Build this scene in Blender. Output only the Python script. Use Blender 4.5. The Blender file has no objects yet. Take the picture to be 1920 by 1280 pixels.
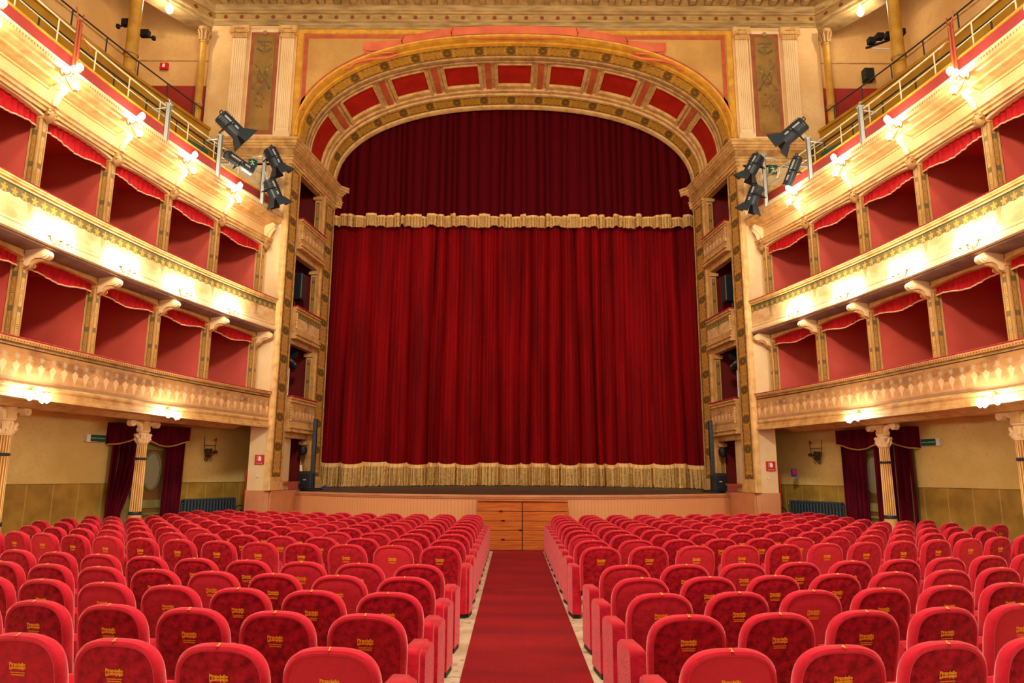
import bpy, bmesh, math, random
from mathutils import Vector, Matrix
random.seed(7)
sc = bpy.context.scene
col = sc.collection
PI = math.pi
def R(a): return math.radians(a)

# ---------------------------------------------------------------- camera
cam_d = bpy.data.cameras.new('camera'); cam = bpy.data.objects.new('camera', cam_d); col.objects.link(cam)
cam_d.sensor_width = 36; cam_d.lens = 1315/1920*36; cam_d.clip_end = 200
def _cam():
    p, r, y = R(10.68), R(0.28), R(-0.1)
    F = Vector((math.sin(y)*math.cos(p), math.cos(y)*math.cos(p), math.sin(p)))
    Rt = F.cross(Vector((0, 0, 1))).normalized(); U = Rt.cross(F)
    R2 = math.cos(r)*Rt+math.sin(r)*U; U2 = -math.sin(r)*Rt+math.cos(r)*U
    m = Matrix((R2, U2, -F)).transposed().to_4x4(); m.translation = (0, 0, 1.7)
    return m
cam.matrix_world = _cam()
sc.camera = cam
# ---------------------------------------------------------------- light and exposure
sc.view_settings.view_transform = 'Standard'; sc.view_settings.look = 'None'
sc.view_settings.gamma = 1; sc.view_settings.exposure = 0.2; sc.view_settings.use_curve_mapping = False
w = bpy.data.worlds.new('world'); sc.world = w; w.use_nodes = True
w.node_tree.nodes['Background'].inputs[0].default_value = (1.0, .86, .70, 1)
w.node_tree.nodes['Background'].inputs[1].default_value = 0.5
def lamp(name, loc, power, rad, c=(1, .88, .70)):
    l = bpy.data.lights.new(name, 'POINT'); l.energy = power; l.shadow_soft_size = rad; l.color = c
    o = bpy.data.objects.new(name, l); o.location = loc; col.objects.link(o)
lamp('overhead_fill_light', (0, 2.5, 10.5), 3700, .8)  # unseen point light added overhead for general brightness, no fitting modelled
BULB = 125.0

# ---------------------------------------------------------------- material helpers
def lin(c):
    f = lambda x: x/12.92 if x <= .04045 else ((x+.055)/1.055)**2.4
    return tuple(f(x/255) for x in c)
class E:
    def __init__(s, nt, k): s.nt = nt; s.k = k
    def _m(s, op, *a):
        n = s.nt.nodes.new('ShaderNodeMath'); n.operation = op
        for i, x in enumerate((s,)+a):
            if isinstance(x, E): s.nt.links.new(x.k, n.inputs[i])
            else: n.inputs[i].default_value = x
        return E(s.nt, n.outputs[0])
    def __add__(s, o): return s._m('ADD', o)
    __radd__ = __add__
    def __sub__(s, o): return s._m('SUBTRACT', o)
    def __rsub__(s, o): return s._m('MULTIPLY', -1.0)+o
    def __mul__(s, o): return s._m('MULTIPLY', o)
    __rmul__ = __mul__
    def __truediv__(s, o): return s._m('DIVIDE', o)
    def lt(s, o): return s._m('LESS_THAN', o)
    def gt(s, o): return s._m('GREATER_THAN', o)
    def sin(s): return s._m('SINE')
    def abs(s): return s._m('ABSOLUTE')
    def frac(s): return s._m('FRACT')
    def mn(s, o): return s._m('MINIMUM', o)
    def mx(s, o): return s._m('MAXIMUM', o)
    def pw(s, o): return s._m('POWER', o)
    def sqrt(s): return s._m('SQRT')
    def atan2(s, o): return s._m('ARCTAN2', o)
    def clamp(s): return s.mx(0.0).mn(1.0)
class Ctx:
    def __init__(c, nt):
        c.nt = nt; c._c = {}
    def node(c, t): return c.nt.nodes.new(t)
    def _tc(c, which):
        if which not in c._c:
            tc = c.node('ShaderNodeTexCoord'); sp = c.node('ShaderNodeSeparateXYZ')
            c.nt.links.new(tc.outputs[which], sp.inputs[0])
            c._c[which] = (tc.outputs[which], [E(c.nt, o) for o in sp.outputs])
        return c._c[which]
    @property
    def u(c): return c._tc('UV')[1][0]
    @property
    def v(c): return c._tc('UV')[1][1]
    @property
    def x(c): return c._tc('Object')[1][0]
    @property
    def y(c): return c._tc('Object')[1][1]
    @property
    def z(c): return c._tc('Object')[1][2]
    @property
    def rnd(c): return E(c.nt, c.node('ShaderNodeObjectInfo').outputs['Random'])
    def noise(c, scale, detail=3.0, src='Object', stretch=None, rough=.5):
        n = c.node('ShaderNodeTexNoise'); n.inputs['Scale'].default_value = scale
        n.inputs['Detail'].default_value = detail; n.inputs['Roughness'].default_value = rough
        s = c._tc(src)[0]
        if stretch:
            mp = c.node('ShaderNodeMapping'); mp.inputs['Scale'].default_value = stretch
            c.nt.links.new(s, mp.inputs[0]); s = mp.outputs[0]
        c.nt.links.new(s, n.inputs['Vector'])
        return E(c.nt, n.outputs[0])
    def nz(c, scale, lo=.35, hi=.65, **k):          # noise remapped to 0..1
        return ((c.noise(scale, **k)-lo)*(1/(hi-lo))).clamp()
    def mix(c, a, b, f):
        n = c.node('ShaderNodeMix'); n.data_type = 'RGBA'
        for s, x in ((6, a), (7, b)):
            if isinstance(x, E): c.nt.links.new(x.k, n.inputs[s])
            else: n.inputs[s].default_value = (*lin(x), 1)
        if isinstance(f, E): c.nt.links.new(f.k, n.inputs[0])
        else: n.inputs[0].default_value = f
        return E(c.nt, n.outputs[2])
def mat(name, fn, rough=.6, bump=None, metallic=0, sheen=0, sheen_tint=None, bstr=.3, bdist=.02, spec=.3):
    m = bpy.data.materials.new(name); m.use_nodes = True; nt = m.node_tree
    b = nt.nodes['Principled BSDF']; c = Ctx(nt)
    if callable(fn): nt.links.new(fn(c).k, b.inputs['Base Color'])
    else: b.inputs['Base Color'].default_value = (*lin(fn), 1)
    b.inputs['Roughness'].default_value = rough; b.inputs['Metallic'].default_value = metallic
    b.inputs['Specular IOR Level'].default_value = spec
    if sheen:
        b.inputs['Sheen Weight'].default_value = sheen; b.inputs['Sheen Roughness'].default_value = .42
        b.inputs['Sheen Tint'].default_value = (*(lin(sheen_tint) if sheen_tint else (1, 1, 1)), 1)
    if bump:
        bn = nt.nodes.new('ShaderNodeBump'); bn.inputs['Strength'].default_value = bstr; bn.inputs['Distance'].default_value = bdist
        nt.links.new(bump(c).k, bn.inputs['Height']); nt.links.new(bn.outputs[0], b.inputs['Normal'])
    return m
def emit(name, c, s):
    m = bpy.data.materials.new(name); m.use_nodes = True; b = m.node_tree.nodes['Principled BSDF']
    b.inputs['Base Color'].default_value = (*c, 1); b.inputs['Emission Color'].default_value = (*c, 1)
    b.inputs['Emission Strength'].default_value = s; m.cycles.emission_sampling = 'FRONT_BACK'; return m

M = {}
def plaster(c1, c2, sc1=1.2, fine=14):
    return lambda c: c.mix(c.mix(c1, c2, c.nz(sc1, detail=5)), c2, c.nz(fine, .5, .75, detail=3)*.5)
M['cream'] = mat('cream_plaster', plaster((232, 190, 128), (214, 166, 100)), .7)
M['cream_light'] = mat('pale_cream_plaster', plaster((244, 214, 164), (234, 196, 138)), .7)
M['gilt'] = mat('gilded_cream_moulding', lambda c: c.mix((224, 178, 110), (192, 140, 76), c.nz(5, .4, .7, detail=5)), .5)
M['gilt_dark'] = mat('aged_gold_moulding', lambda c: c.mix((188, 144, 82), (152, 108, 56), c.nz(5, .38, .66, detail=5)), .5)
M['stone'] = mat('drab_entablature', lambda c: c.mix((186, 152, 96), (138, 108, 62), c.nz(4, .35, .7, detail=5, stretch=(.5, 1, 3))), .7)
M['ochre'] = mat('ochre_paint', lambda c: c.mix((186, 134, 30), (160, 108, 24), c.nz(1.5, detail=4)), .6)
M['yellow'] = mat('yellow_gilt_border', lambda c: c.mix((226, 166, 50), (204, 138, 44), c.nz(5, detail=3)), .55)
M['terracotta'] = mat('terracotta_paint', lambda c: c.mix((196, 96, 52), (176, 78, 44), c.nz(4, detail=3)), .65)
M['ribbon'] = mat('salmon_ribbon_paint', lambda c: c.mix((226, 116, 72), (206, 92, 62), c.nz(1.5, detail=3)), .65)
M['ribbon_dark'] = mat('salmon_ribbon_shade', (180, 74, 48), .7)
M['coffer'] = mat('coffer_red_paint', lambda c: c.mix((182, 34, 16), (162, 26, 14), c.nz(3, detail=3)), .55)
M['box_red'] = mat('box_interior_red', lambda c: c.mix((218, 92, 74), (200, 78, 64), c.nz(.9, detail=4)), .55)
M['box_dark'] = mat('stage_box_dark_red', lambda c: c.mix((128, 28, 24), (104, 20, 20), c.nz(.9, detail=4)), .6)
M['red_dado'] = mat('gallery_red_dado', lambda c: c.mix((158, 40, 26), (140, 32, 22), c.nz(2, detail=3)), .6)
M['gal_wall'] = mat('gallery_wall', plaster((222, 174, 106), (196, 144, 80), .7, 9), .7)
M['stall_wall'] = mat('stall_wall_yellow', plaster((238, 210, 128), (212, 180, 98), .8, 16), .7, bump=lambda c: c.noise(22, 4), bstr=.25)
M['spandrel'] = mat('spandrel_plaster', plaster((212, 160, 84), (188, 138, 70), 1.1, 12), .7)
def dado_fn(c):
    f = ((c.u/.545).frac()-.5).abs().gt(.485)
    return c.mix(c.mix((184, 146, 62), (158, 122, 46), c.nz(3, detail=4)), (202, 170, 100), f)
M['dado'] = mat('stall_dado_panels', dado_fn, .5)
M['pink_wood'] = mat('pinkish_painted_wood', lambda c: c.mix((208, 142, 96), (196, 128, 84), c.nz(2, detail=3)), .5)
M['stage_board'] = mat('stage_front_boards', lambda c: c.mix((222, 154, 102), (196, 128, 80), ((c.u/.085).frac()-.5).abs().gt(.42)*.7), .45,
                       bump=lambda c: ((c.u/.085).frac()-.5).abs().gt(.42)*-1.0, bstr=.4, bdist=.01)
M['stage_floor'] = mat('black_stage_floor', lambda c: c.mix((48, 36, 30), (78, 62, 52), c.nz(3, detail=5, stretch=(.4, 2, 1))), .5)
M['step_wood'] = mat('orange_stained_plywood', lambda c: c.mix((206, 112, 40), (176, 82, 26), c.nz(3, .35, .65, detail=5, stretch=(.6, 1, 9))), .4)
M['dark_line'] = mat('dark_gap', (50, 24, 12), .8)
M['floor'] = mat('cream_marble_terrazzo', lambda c: c.mix(c.mix((216, 198, 166), (186, 160, 124), c.nz(2.5, detail=6)), (146, 116, 84), c.nz(9, .56, .7, detail=5)), .35)
M['carpet'] = mat('red_carpet', lambda c: c.mix(c.mix((150, 8, 16), (120, 4, 12), c.nz(1.2, detail=4, stretch=(.5, 1.6, 1))), (176, 30, 36), c.nz(60, .5, .75)*.35), .95,
                  bump=lambda c: c.noise(220, 2), bstr=.5, sheen=.15, sheen_tint=(255, 60, 60))
def velvet(name, a, b, hi, k=6., sh=.55, st=(255, 120, 120), rnd=0.):
    def fn(c):
        base = c.mix(a, b, c.nz(k, .36, .62, detail=6, rough=.62))
        if rnd: base = c.mix(base, hi, (c.rnd-.55).clamp()*rnd)
        return base
    return mat(name, fn, .75, bump=lambda c: c.noise(60, 4), bstr=.25, bdist=.01, sheen=sh, sheen_tint=st, spec=.15)
M['seat'] = velvet('seat_velvet', (214, 32, 54), (192, 20, 40), (214, 40, 52), 4., 1.0, (255, 150, 150))
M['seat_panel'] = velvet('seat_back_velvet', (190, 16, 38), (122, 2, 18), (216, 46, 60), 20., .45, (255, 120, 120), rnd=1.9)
M['seat_arm'] = velvet('armrest_velvet', (208, 26, 48), (166, 10, 32), (200, 30, 40), 7., .9, (255, 140, 140))
M['seat_dark'] = mat('black_metal_foot', (38, 34, 34), .5)
M['gold_thread'] = mat('gold_embroidery', (255, 160, 30), .5)
M['curtain'] = mat('stage_curtain_velvet', lambda c: c.mix((128, 0, 6), (92, 0, 4), c.nz(1.2, .38, .65, detail=5, stretch=(3, 1, .25))), .8,
                   bump=lambda c: c.noise(40, 3), bstr=.15, sheen=.25, sheen_tint=(255, 40, 20), spec=.1)
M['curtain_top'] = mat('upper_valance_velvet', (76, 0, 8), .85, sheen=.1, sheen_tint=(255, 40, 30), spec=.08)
M['fringe'] = mat('gold_bullion_fringe', lambda c: c.mix(c.mix((214, 170, 100), (150, 104, 48), ((c.u*60).sin()*.5+.5)*c.nz(9, .3, .7, src='UV')), (232, 186, 116), c.v.gt(.82)), .6,
                  bump=lambda c: (c.u*95+c.noise(6, 2, src='UV')*4).sin()*c.v.lt(.84), bstr=.8, bdist=.02)
M['door_velvet'] = mat('maroon_door_curtain', lambda c: c.mix((98, 6, 30), (70, 2, 20), c.nz(3, detail=4, stretch=(3, 3, .4))), .8, sheen=.2, sheen_tint=(255, 80, 120), spec=.1)
M['valance'] = mat('bright_red_valance', lambda c: c.mix((196, 14, 20), (160, 6, 14), c.nz(8, detail=3, stretch=(1, 3, .5))), .7, sheen=.3, sheen_tint=(255, 90, 80), spec=.2)
M['cord'] = mat('cream_trim_cord', (236, 200, 150), .6)
M['border_brown'] = mat('russet_border_paint', lambda c: c.mix((168, 92, 50), (148, 76, 42), c.nz(4, detail=3)), .65)
M['band_red'] = mat('faded_red_band', (150, 52, 46), .7)
M['rail_red'] = mat('red_velvet_rail', (170, 24, 34), .7, sheen=.4, sheen_tint=(255, 120, 120))
M['dark_green'] = mat('dark_green_shadow_line', (58, 56, 34), .5)  # dark green of the shadow line coloured in under the parapet rails
M['bead'] = mat('beaded_moulding', lambda c: c.mix((228, 184, 118), (150, 104, 54), ((c.u/.06).frac()-.5).abs().gt(.3)), .5)
M['steel'] = mat('galvanised_steel', (196, 200, 196), .35, metallic=.7)
M['brass_rail'] = mat('cream_painted_railing', (206, 196, 150), .4)
M['iron'] = mat('dark_iron', (52, 54, 56), .5, metallic=.3)
M['radiator'] = mat('blue_grey_cast_iron', (58, 72, 80), .4)
M['black'] = mat('matt_black', (22, 24, 26), .45)
M['black2'] = mat('charcoal_metal', (38, 44, 48), .35)
M['green_paint'] = mat('olive_green_door', lambda c: c.mix((142, 132, 76), (112, 104, 56), c.nz(2, detail=3)), .45)
M['brown_panel'] = mat('brown_door_panel', (112, 78, 36), .5)
M['glass'] = mat('frosted_oval_glass', (150, 150, 120), .15)
M['white'] = mat('white_paint', (240, 236, 226), .5)
M['sign_green'] = mat('exit_green', (0, 84, 56), .4)
M['sign_red'] = mat('sign_red', (206, 20, 26), .4)
M['blue'] = mat('blue_plastic', (30, 60, 160), .4)
M['copper'] = mat('copper_iron', (150, 66, 36), .45)
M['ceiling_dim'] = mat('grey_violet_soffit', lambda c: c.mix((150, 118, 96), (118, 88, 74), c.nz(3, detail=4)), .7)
M['gold_cord'] = mat('gold_cord', (206, 150, 70), .5)
M['ext_red'] = mat('red_pipe', (200, 44, 20), .45)
M['iron_brown'] = mat('brown_wrought_iron', (92, 66, 40), .5)
M['ochre_col'] = mat('ochre_column_paint', lambda c: c.mix((206, 152, 52), (176, 122, 34), c.nz(3, detail=4)), .4)
M['sign_teal'] = mat('dark_teal_sign', (40, 92, 82), .4)
M['bulb'] = emit('lit_glass_bulb', (1, .90, .72), BULB)
# painted ornament: u in metres along, v 0..1 across
def band(p, ratio, gold, dark, flower, edge):
    def fn(c):
        fu = ((c.u/p).frac()-.5).abs(); q = (c.v-.5).abs()
        wob = (c.u*(PI*12/p)).sin()*.045+(fu*22).sin()*.02
        body = q.lt(.345+wob)*fu.lt((c.v*28).sin().abs()*.07+.33)
        hot = body*fu.gt(.25+(c.v*19).sin().abs()*.06)
        dx = (fu-.5)*(p/ratio)
        r = (dx*dx+q*q).sqrt(); th = q.atan2(dx)
        fl = r.lt((th*8).sin()*.07+.30)
        base = c.mix(dark, edge, c.nz(12, .4, .6, src='UV')*.6)
        g = c.mix(c.mix(gold, (150, 106, 44), c.nz(10, .45, .7, src='UV')*.8), (228, 168, 54), hot*.75)
        x = c.mix(base, g, body)
        return c.mix(x, c.mix(flower, edge, r.lt(.1)), fl*.8)
    return fn
M['arabesque'] = mat('painted_arabesque_band', band(.74, .42, (206, 152, 76), (128, 90, 40), (98, 78, 42), (156, 114, 58)), .55)
M['arabesque_arch'] = mat('painted_arch_band', band(.92, .5, (206, 154, 56), (138, 100, 38), (104, 80, 36), (158, 118, 52)), .55)
def t1_fn(c):
    fu = ((c.u/.245).frac()-.5).abs(); v = c.v
    kite = fu.lt((v-.16)*.85)*fu.lt((.62-v)*2.6)
    dx = fu*.245; dy = (v-.76)*.53; r = (dx*dx+dy*dy).sqrt(); th = dy.atan2(dx)
    star = r.lt((th*8).sin()*.018+.042)
    bl = c.nz(2.1, .5, .62, src='UV', detail=4)
    base = c.mix((226, 172, 112), (206, 148, 88), c.nz(5, src='UV', detail=4))
    x = c.mix(base, (192, 138, 78), v.gt((c.u*(PI/.245)).sin()*.1+.62)*.75)
    x = c.mix(x, (140, 88, 50), bl*v.gt(.45)*.7)
    x = c.mix(x, (150, 118, 92), v.lt(.12)*.6)
    x = c.mix(x, (246, 212, 158), kite*.8)
    return c.mix(x, (196, 186, 160), star*.7)
M['tier1'] = mat('painted_parapet_kites', t1_fn, .6)
def t2_fn(c):
    v = c.v; fu = (c.u/.2).frac()-.5
    gar = v.gt(.70+(c.u*(PI/.2)).sin().abs()*-.05+.03)
    dx = fu*.2; dy = (v-.83)*.45; r = (dx*dx+dy*dy).sqrt(); th = dy.atan2(dx)
    leaf = r.lt((th*5).sin()*.02+.05)
    tr = ((c.u/1.64).frac()-.5).abs()
    trunk = tr.lt(.014+(v-.2).pw(2.)*.12)*v.gt(.3)+tr.lt(.05)*v.lt(.3)*v.gt(.14)*.6
    base = c.mix((238, 198, 142), (216, 168, 106), c.nz(2.4, .38, .62, src='UV', detail=5))
    x = c.mix(base, (120, 104, 56), trunk.clamp()*.6)
    x = c.mix(x, (92, 86, 44), gar*.9)
    return c.mix(x, (184, 148, 64), leaf*gar)
M['tier2'] = mat('painted_parapet_garland', t2_fn, .6)
def post_fn(gold):
    def fn(c):
        q = (c.v-.5).abs(); f = (c.u/.62).frac(); fd = (f-.5).abs()
        panel = q.lt(.30)
        lz = q.lt(.18-fd*.3)*panel
        dk = fd.gt(.42)*panel+q.gt(.27)*panel
        x = c.mix(c.mix((214, 164, 92), (188, 136, 66), c.nz(8, src='UV')), (164, 116, 56) if not gold else (222, 170, 78), panel)
        x = c.mix(x, (228, 186, 100) if gold else (196, 140, 60), lz)
        x = c.mix(x, (104, 74, 40), (q.gt(.29)*q.lt(.335)).mx(q.lt(.03)*fd.gt(.1)*fd.lt(.3)))
        x = c.mix(x, (96, 84, 50), (fd.lt(.09)*q.lt(.2)*((fd*60).sin().abs().lt(.5))))
        return c.mix(x, (84, 78, 54), dk.clamp()*.75)
    return fn
M['post_side'] = mat('painted_post_side', post_fn(False), .55)
M['post_front'] = mat('painted_post_front', post_fn(True), .55)
M['frieze_dots'] = mat('painted_roundel_frieze', lambda c: c.mix(c.mix((186, 150, 84), (160, 126, 68), c.nz(4, src='UV')), (134, 66, 34),
    ((((c.u/.44).frac()-.5)*.44).pw(2.)+((c.v-.5)*.2).pw(2.)).lt(.0036).mx((c.v-.5).abs().gt(.44))), .6)
M['olive_panel'] = mat('olive_fresco_ground', lambda c: c.mix(c.mix((160, 118, 52), (134, 98, 42), c.nz(1.8, detail=5)), (96, 80, 44), c.nz(6, .55, .7, detail=5)*.5), .65)

# ---------------------------------------------------------------- mesh helpers
class MB:
    def __init__(s): s.v = []; s.f = []; s.uv = []
    def face(s, pts, uv=None):
        i = len(s.v); s.v += [tuple(p) for p in pts]; s.f.append(tuple(range(i, i+len(pts)))); s.uv.append(uv or [(0, 0)]*len(pts)); return s
    def grid(s, rows, uvr=None, closed=False):
        i = len(s.v); n = len(rows[0])
        for r in rows: s.v += [tuple(p) for p in r]
        for a in range(len(rows)-1):
            for b in range(n-(0 if closed else 1)):
                b2 = (b+1) % n
                s.f.append((i+a*n+b, i+a*n+b2, i+(a+1)*n+b2, i+(a+1)*n+b))
                s.uv.append([uvr[a][b], uvr[a][b2], uvr[a+1][b2], uvr[a+1][b]] if uvr else [(0, 0)]*4)
        return s
    def cap(s, row): return s.face(row)
    def loft(s, rings, caps=True):
        s.grid(rings, closed=True)
        if caps: s.face(rings[0]); s.face(rings[-1])
        return s
    def box(s, x0, x1, y0, y1, z0, z1, T=None):
        P = [Vector((x, y, z)) for z in (z0, z1) for x, y in ((x0, y0), (x1, y0), (x1, y1), (x0, y1))]
        if T: P = [T @ p if isinstance(T, Matrix) else T(p) for p in P]
        i = len(s.v); s.v += [tuple(p) for p in P]
        for f in ((0, 3, 2, 1), (4, 5, 6, 7), (0, 1, 5, 4), (1, 2, 6, 5), (2, 3, 7, 6), (3, 0, 4, 7)):
            s.f.append(tuple(i+k for k in f)); s.uv.append([(0, 0), (1, 0), (1, 1), (0, 1)])
        return s
    def tube(s, pts, r, n=8):
        pts = [Vector(p) for p in pts]; rows = []
        for k, p in enumerate(pts):
            d = (pts[min(k+1, len(pts)-1)]-pts[max(k-1, 0)]).normalized()
            a = d.cross(Vector((0, 0, 1)))
            if a.length < .05: a = d.cross(Vector((1, 0, 0)))
            a.normalize(); b = d.cross(a); rr = r[k] if isinstance(r, (list, tuple)) else r
            rows.append([p+rr*(math.cos(2*PI*j/n)*a+math.sin(2*PI*j/n)*b) for j in range(n)])
        return s.loft(rows)
    def lathe(s, prof, c=(0, 0, 0), n=16, flute=0):
        rows = []
        for r, z in prof:
            row = []
            for j in range(n):
                rr = r*(1-(flute if j % 2 else 0)); a = 2*PI*j/n
                row.append((c[0]+rr*math.cos(a), c[1]+rr*math.sin(a), c[2]+z))
            rows.append(row)
        return s.loft(rows)
    def prism(s, poly, f0, f1):                     # poly of 2d points, two functions to 3d
        a = [f0(*p) for p in poly]; b = [f1(*p) for p in poly]
        return s.loft([a, b])
    def build(s, name, m, parent=None, smooth=False, world=True, bevel=0):
        me = bpy.data.meshes.new(name); me.from_pydata(s.v, [], s.f)
        ul = me.uv_layers.new(name='UVMap'); k = 0
        flat = [x for f in s.uv for p in f for x in p]
        ul.data.foreach_set('uv', flat)
        me.materials.append(M[m] if isinstance(m, str) else m)
        if smooth: me.polygons.foreach_set('use_smooth', [True]*len(me.polygons))
        bm = bmesh.new(); bm.from_mesh(me); bmesh.ops.recalc_face_normals(bm, faces=bm.faces); bm.to_mesh(me); bm.free()
        me.update()
        o = bpy.data.objects.new(name, me); col.objects.link(o)
        if parent:
            o.parent = parent
            if world: o.location = -parent.location
        if bevel:
            b = o.modifiers.new('bevel', 'BEVEL'); b.width = bevel; b.segments = 2; b.limit_method = 'ANGLE'
        if smooth and hasattr(me, 'set_sharp_from_angle'): me.set_sharp_from_angle(angle=R(42))
        return o
def tag(o, label=None, cat=None, group=None, kind=None):
    if label: o['label'] = label
    if cat: o['category'] = cat
    if group: o['group'] = group
    if kind: o['kind'] = kind
    return o
def thing(name, label, cat, loc=(0, 0, 0), group=None, rz=0):
    o = bpy.data.objects.new(name, None); col.objects.link(o); o.location = loc; o.rotation_euler.z = rz
    return tag(o, label, cat, group)
def snap(o): return (o, [snap(x) for x in o.children])      # cache the child list once
def copy_tree(t, parent=None):
    c = t[0].copy(); col.objects.link(c)
    if parent: c.parent = parent
    for ch in t[1]: copy_tree(ch, c)
    return c
def struct(name, mb, m, smooth=False): return tag(mb.build(name, m, smooth=smooth), kind='structure')
SIDE = {-1: 'left', 1: 'right'}
ORD = ['', 'first', 'second', 'third', 'fourth', 'fifth', 'sixth', 'seventh', 'eighth', 'ninth', 'tenth', 'eleventh', 'twelfth', 'thirteenth', 'fourteenth', 'fifteenth']
def sweep(mb, path, prof, s=1, u0=0):               # path [(x,y)], prof [(d,z)], d = towards hall side (to the right of travel * s)
    P = [Vector(p) for p in path]; N = []
    for k in range(len(P)):
        ds = []
        if k > 0: ds.append((P[k]-P[k-1]).normalized())
        if k < len(P)-1: ds.append((P[k+1]-P[k]).normalized())
        ns = [Vector((d.y, -d.x)) for d in ds]; n = ns[0] if len(ns) == 1 else (ns[0]+ns[1])/(1+ns[0].dot(ns[1]))
        N.append(n*s)
    U = [u0]
    for k in range(1, len(P)): U.append(U[-1]+(P[k]-P[k-1]).length)
    L = [0]
    for k in range(1, len(prof)): L.append(L[-1]+math.hypot(prof[k][0]-prof[k-1][0], prof[k][1]-prof[k-1][1]))
    rows = [[(p.x+n.x*d, p.y+n.y*d, z) for d, z in prof] for p, n in zip(P, N)]
    uv = [[(U[k], L[j]/max(L[-1], 1e-6)) for j in range(len(prof))] for k in range(len(P))]
    mb.grid(rows, uv); return mb
def text_mesh(txt, size, depth=.001, bold=0.0):
    cu = bpy.data.curves.new('lettering', 'FONT'); cu.body = txt; cu.size = size; cu.extrude = depth; cu.align_x = 'CENTER'; cu.align_y = 'CENTER'
    cu.resolution_u = 2; cu.offset = bold
    o = bpy.data.objects.new('lettering', cu); col.objects.link(o)
    dg = bpy.context.evaluated_depsgraph_get(); me = bpy.data.meshes.new_from_object(o.evaluated_get(dg))
    bpy.data.objects.remove(o); bpy.data.curves.remove(cu); return me
def text_part(name, txt, size, m, parent, mtx, bold=0.0, depth=.001):
    me = text_mesh(txt, size, depth, bold); me.materials.clear(); me.materials.append(M[m])
    me.transform(mtx); o = bpy.data.objects.new(name, me); col.objects.link(o)
    if parent: o.parent = parent
    return o

# ================================================================ LARGE STRUCTURE
def g(Y): return 7.56-(.01425*(Y-7)**2 if Y > 7 else 0)
def T(s, Y, off, z): return (s*(g(Y)+off), Y, z)
YS = [17.48-.38*k for k in range(40)]
def tsweep(s, prof, ys=YS, u0=0):
    path = [(s*g(y), y) for y in ys]; mb = MB(); U = 0; rows = []; uv = []; L = [0]
    for k in range(1, len(prof)): L.append(L[-1]+math.hypot(prof[k][0]-prof[k-1][0], prof[k][1]-prof[k-1][1]))
    for k, y in enumerate(ys):
        if k: U += math.hypot(g(y)-g(ys[k-1]), y-ys[k-1])
        rows.append([T(s, y, o, z) for o, z in prof]); uv.append([(U, l/max(L[-1], 1e-6)) for l in L])
    return mb.grid(rows, uv)

struct('floor', MB().face([(-12, -4, 0), (12, -4, 0), (12, 19.5, 0), (-12, 19.5, 0)]), 'floor')
# stall side walls
WL = [(6.4, 20.2), (7.0, 19), (7.95, 17), (8.75, 15.3), (9.6, 13), (10.2, 10), (10.5, 7), (10.5, 0)]
for s in (-1, 1):
    path = [(s*x, y) for x, y in WL]
    o = struct('wall_'+SIDE[s]+'_stalls', sweep(MB(), path, [(0, 1.46), (0, 2.95)], -s), 'stall_wall')
    mb = MB(); sweep(mb, path, [(.012, 0), (.012, 1.44), (.022, 1.445), (.022, 1.465), (0, 1.47)], -s)
    struct('trim_1_%s' % SIDE[s] if False else 'baseboard_'+SIDE[s], mb, 'dado')
    # upper gallery walls
    gp = [(s*8.36, 18.0), (s*10.85, 18.0), (s*11.2, 16), (s*11.8, 13), (s*12, 9), (s*12, 3)]
    struct('wall_'+SIDE[s]+'_gallery', sweep(MB(), gp, [(0, 12.34), (0, 17.5)], s), 'gal_wall')
    mb = sweep(MB(), gp, [(0, 10.6), (.012, 10.6), (.012, 12.34), (0, 12.34)], s)
    struct('baseboard_'+SIDE[s]+'_gallery', mb, 'red_dado')
    struct('trim_'+('1' if s < 0 else '2'), sweep(MB(), gp, [(0, 13.1), (.02, 13.1), (.02, 13.13), (0, 13.13)], s), 'gilt_dark')
    # pier facing the hall, ground floor to first tier, and cream wall beside the proscenium
    x0, x1 = 5.96, 6.5
    mb = MB().box(min(s*x0, s*x1), max(s*x0, s*x1), 17.5, 19.0, 1.27, 2.9); mb.box(min(s*5.96, s*7.9), max(s*5.96, s*7.9), 17.5, 17.6, 2.9, 9.75)
    struct('wall_'+SIDE[s]+'_pier', mb, 'cream_light')
    mb = MB().box(min(s*5.94, s*6.52), max(s*5.94, s*6.52), 17.48, 19.0, 0, 1.27)
    mb.box(min(s*6.06, s*6.42), max(s*6.06, s*6.42), 17.465, 17.48, .1, 1.12)
    struct('baseboard_'+SIDE[s]+'_pier', mb, 'pink_wood')

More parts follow.
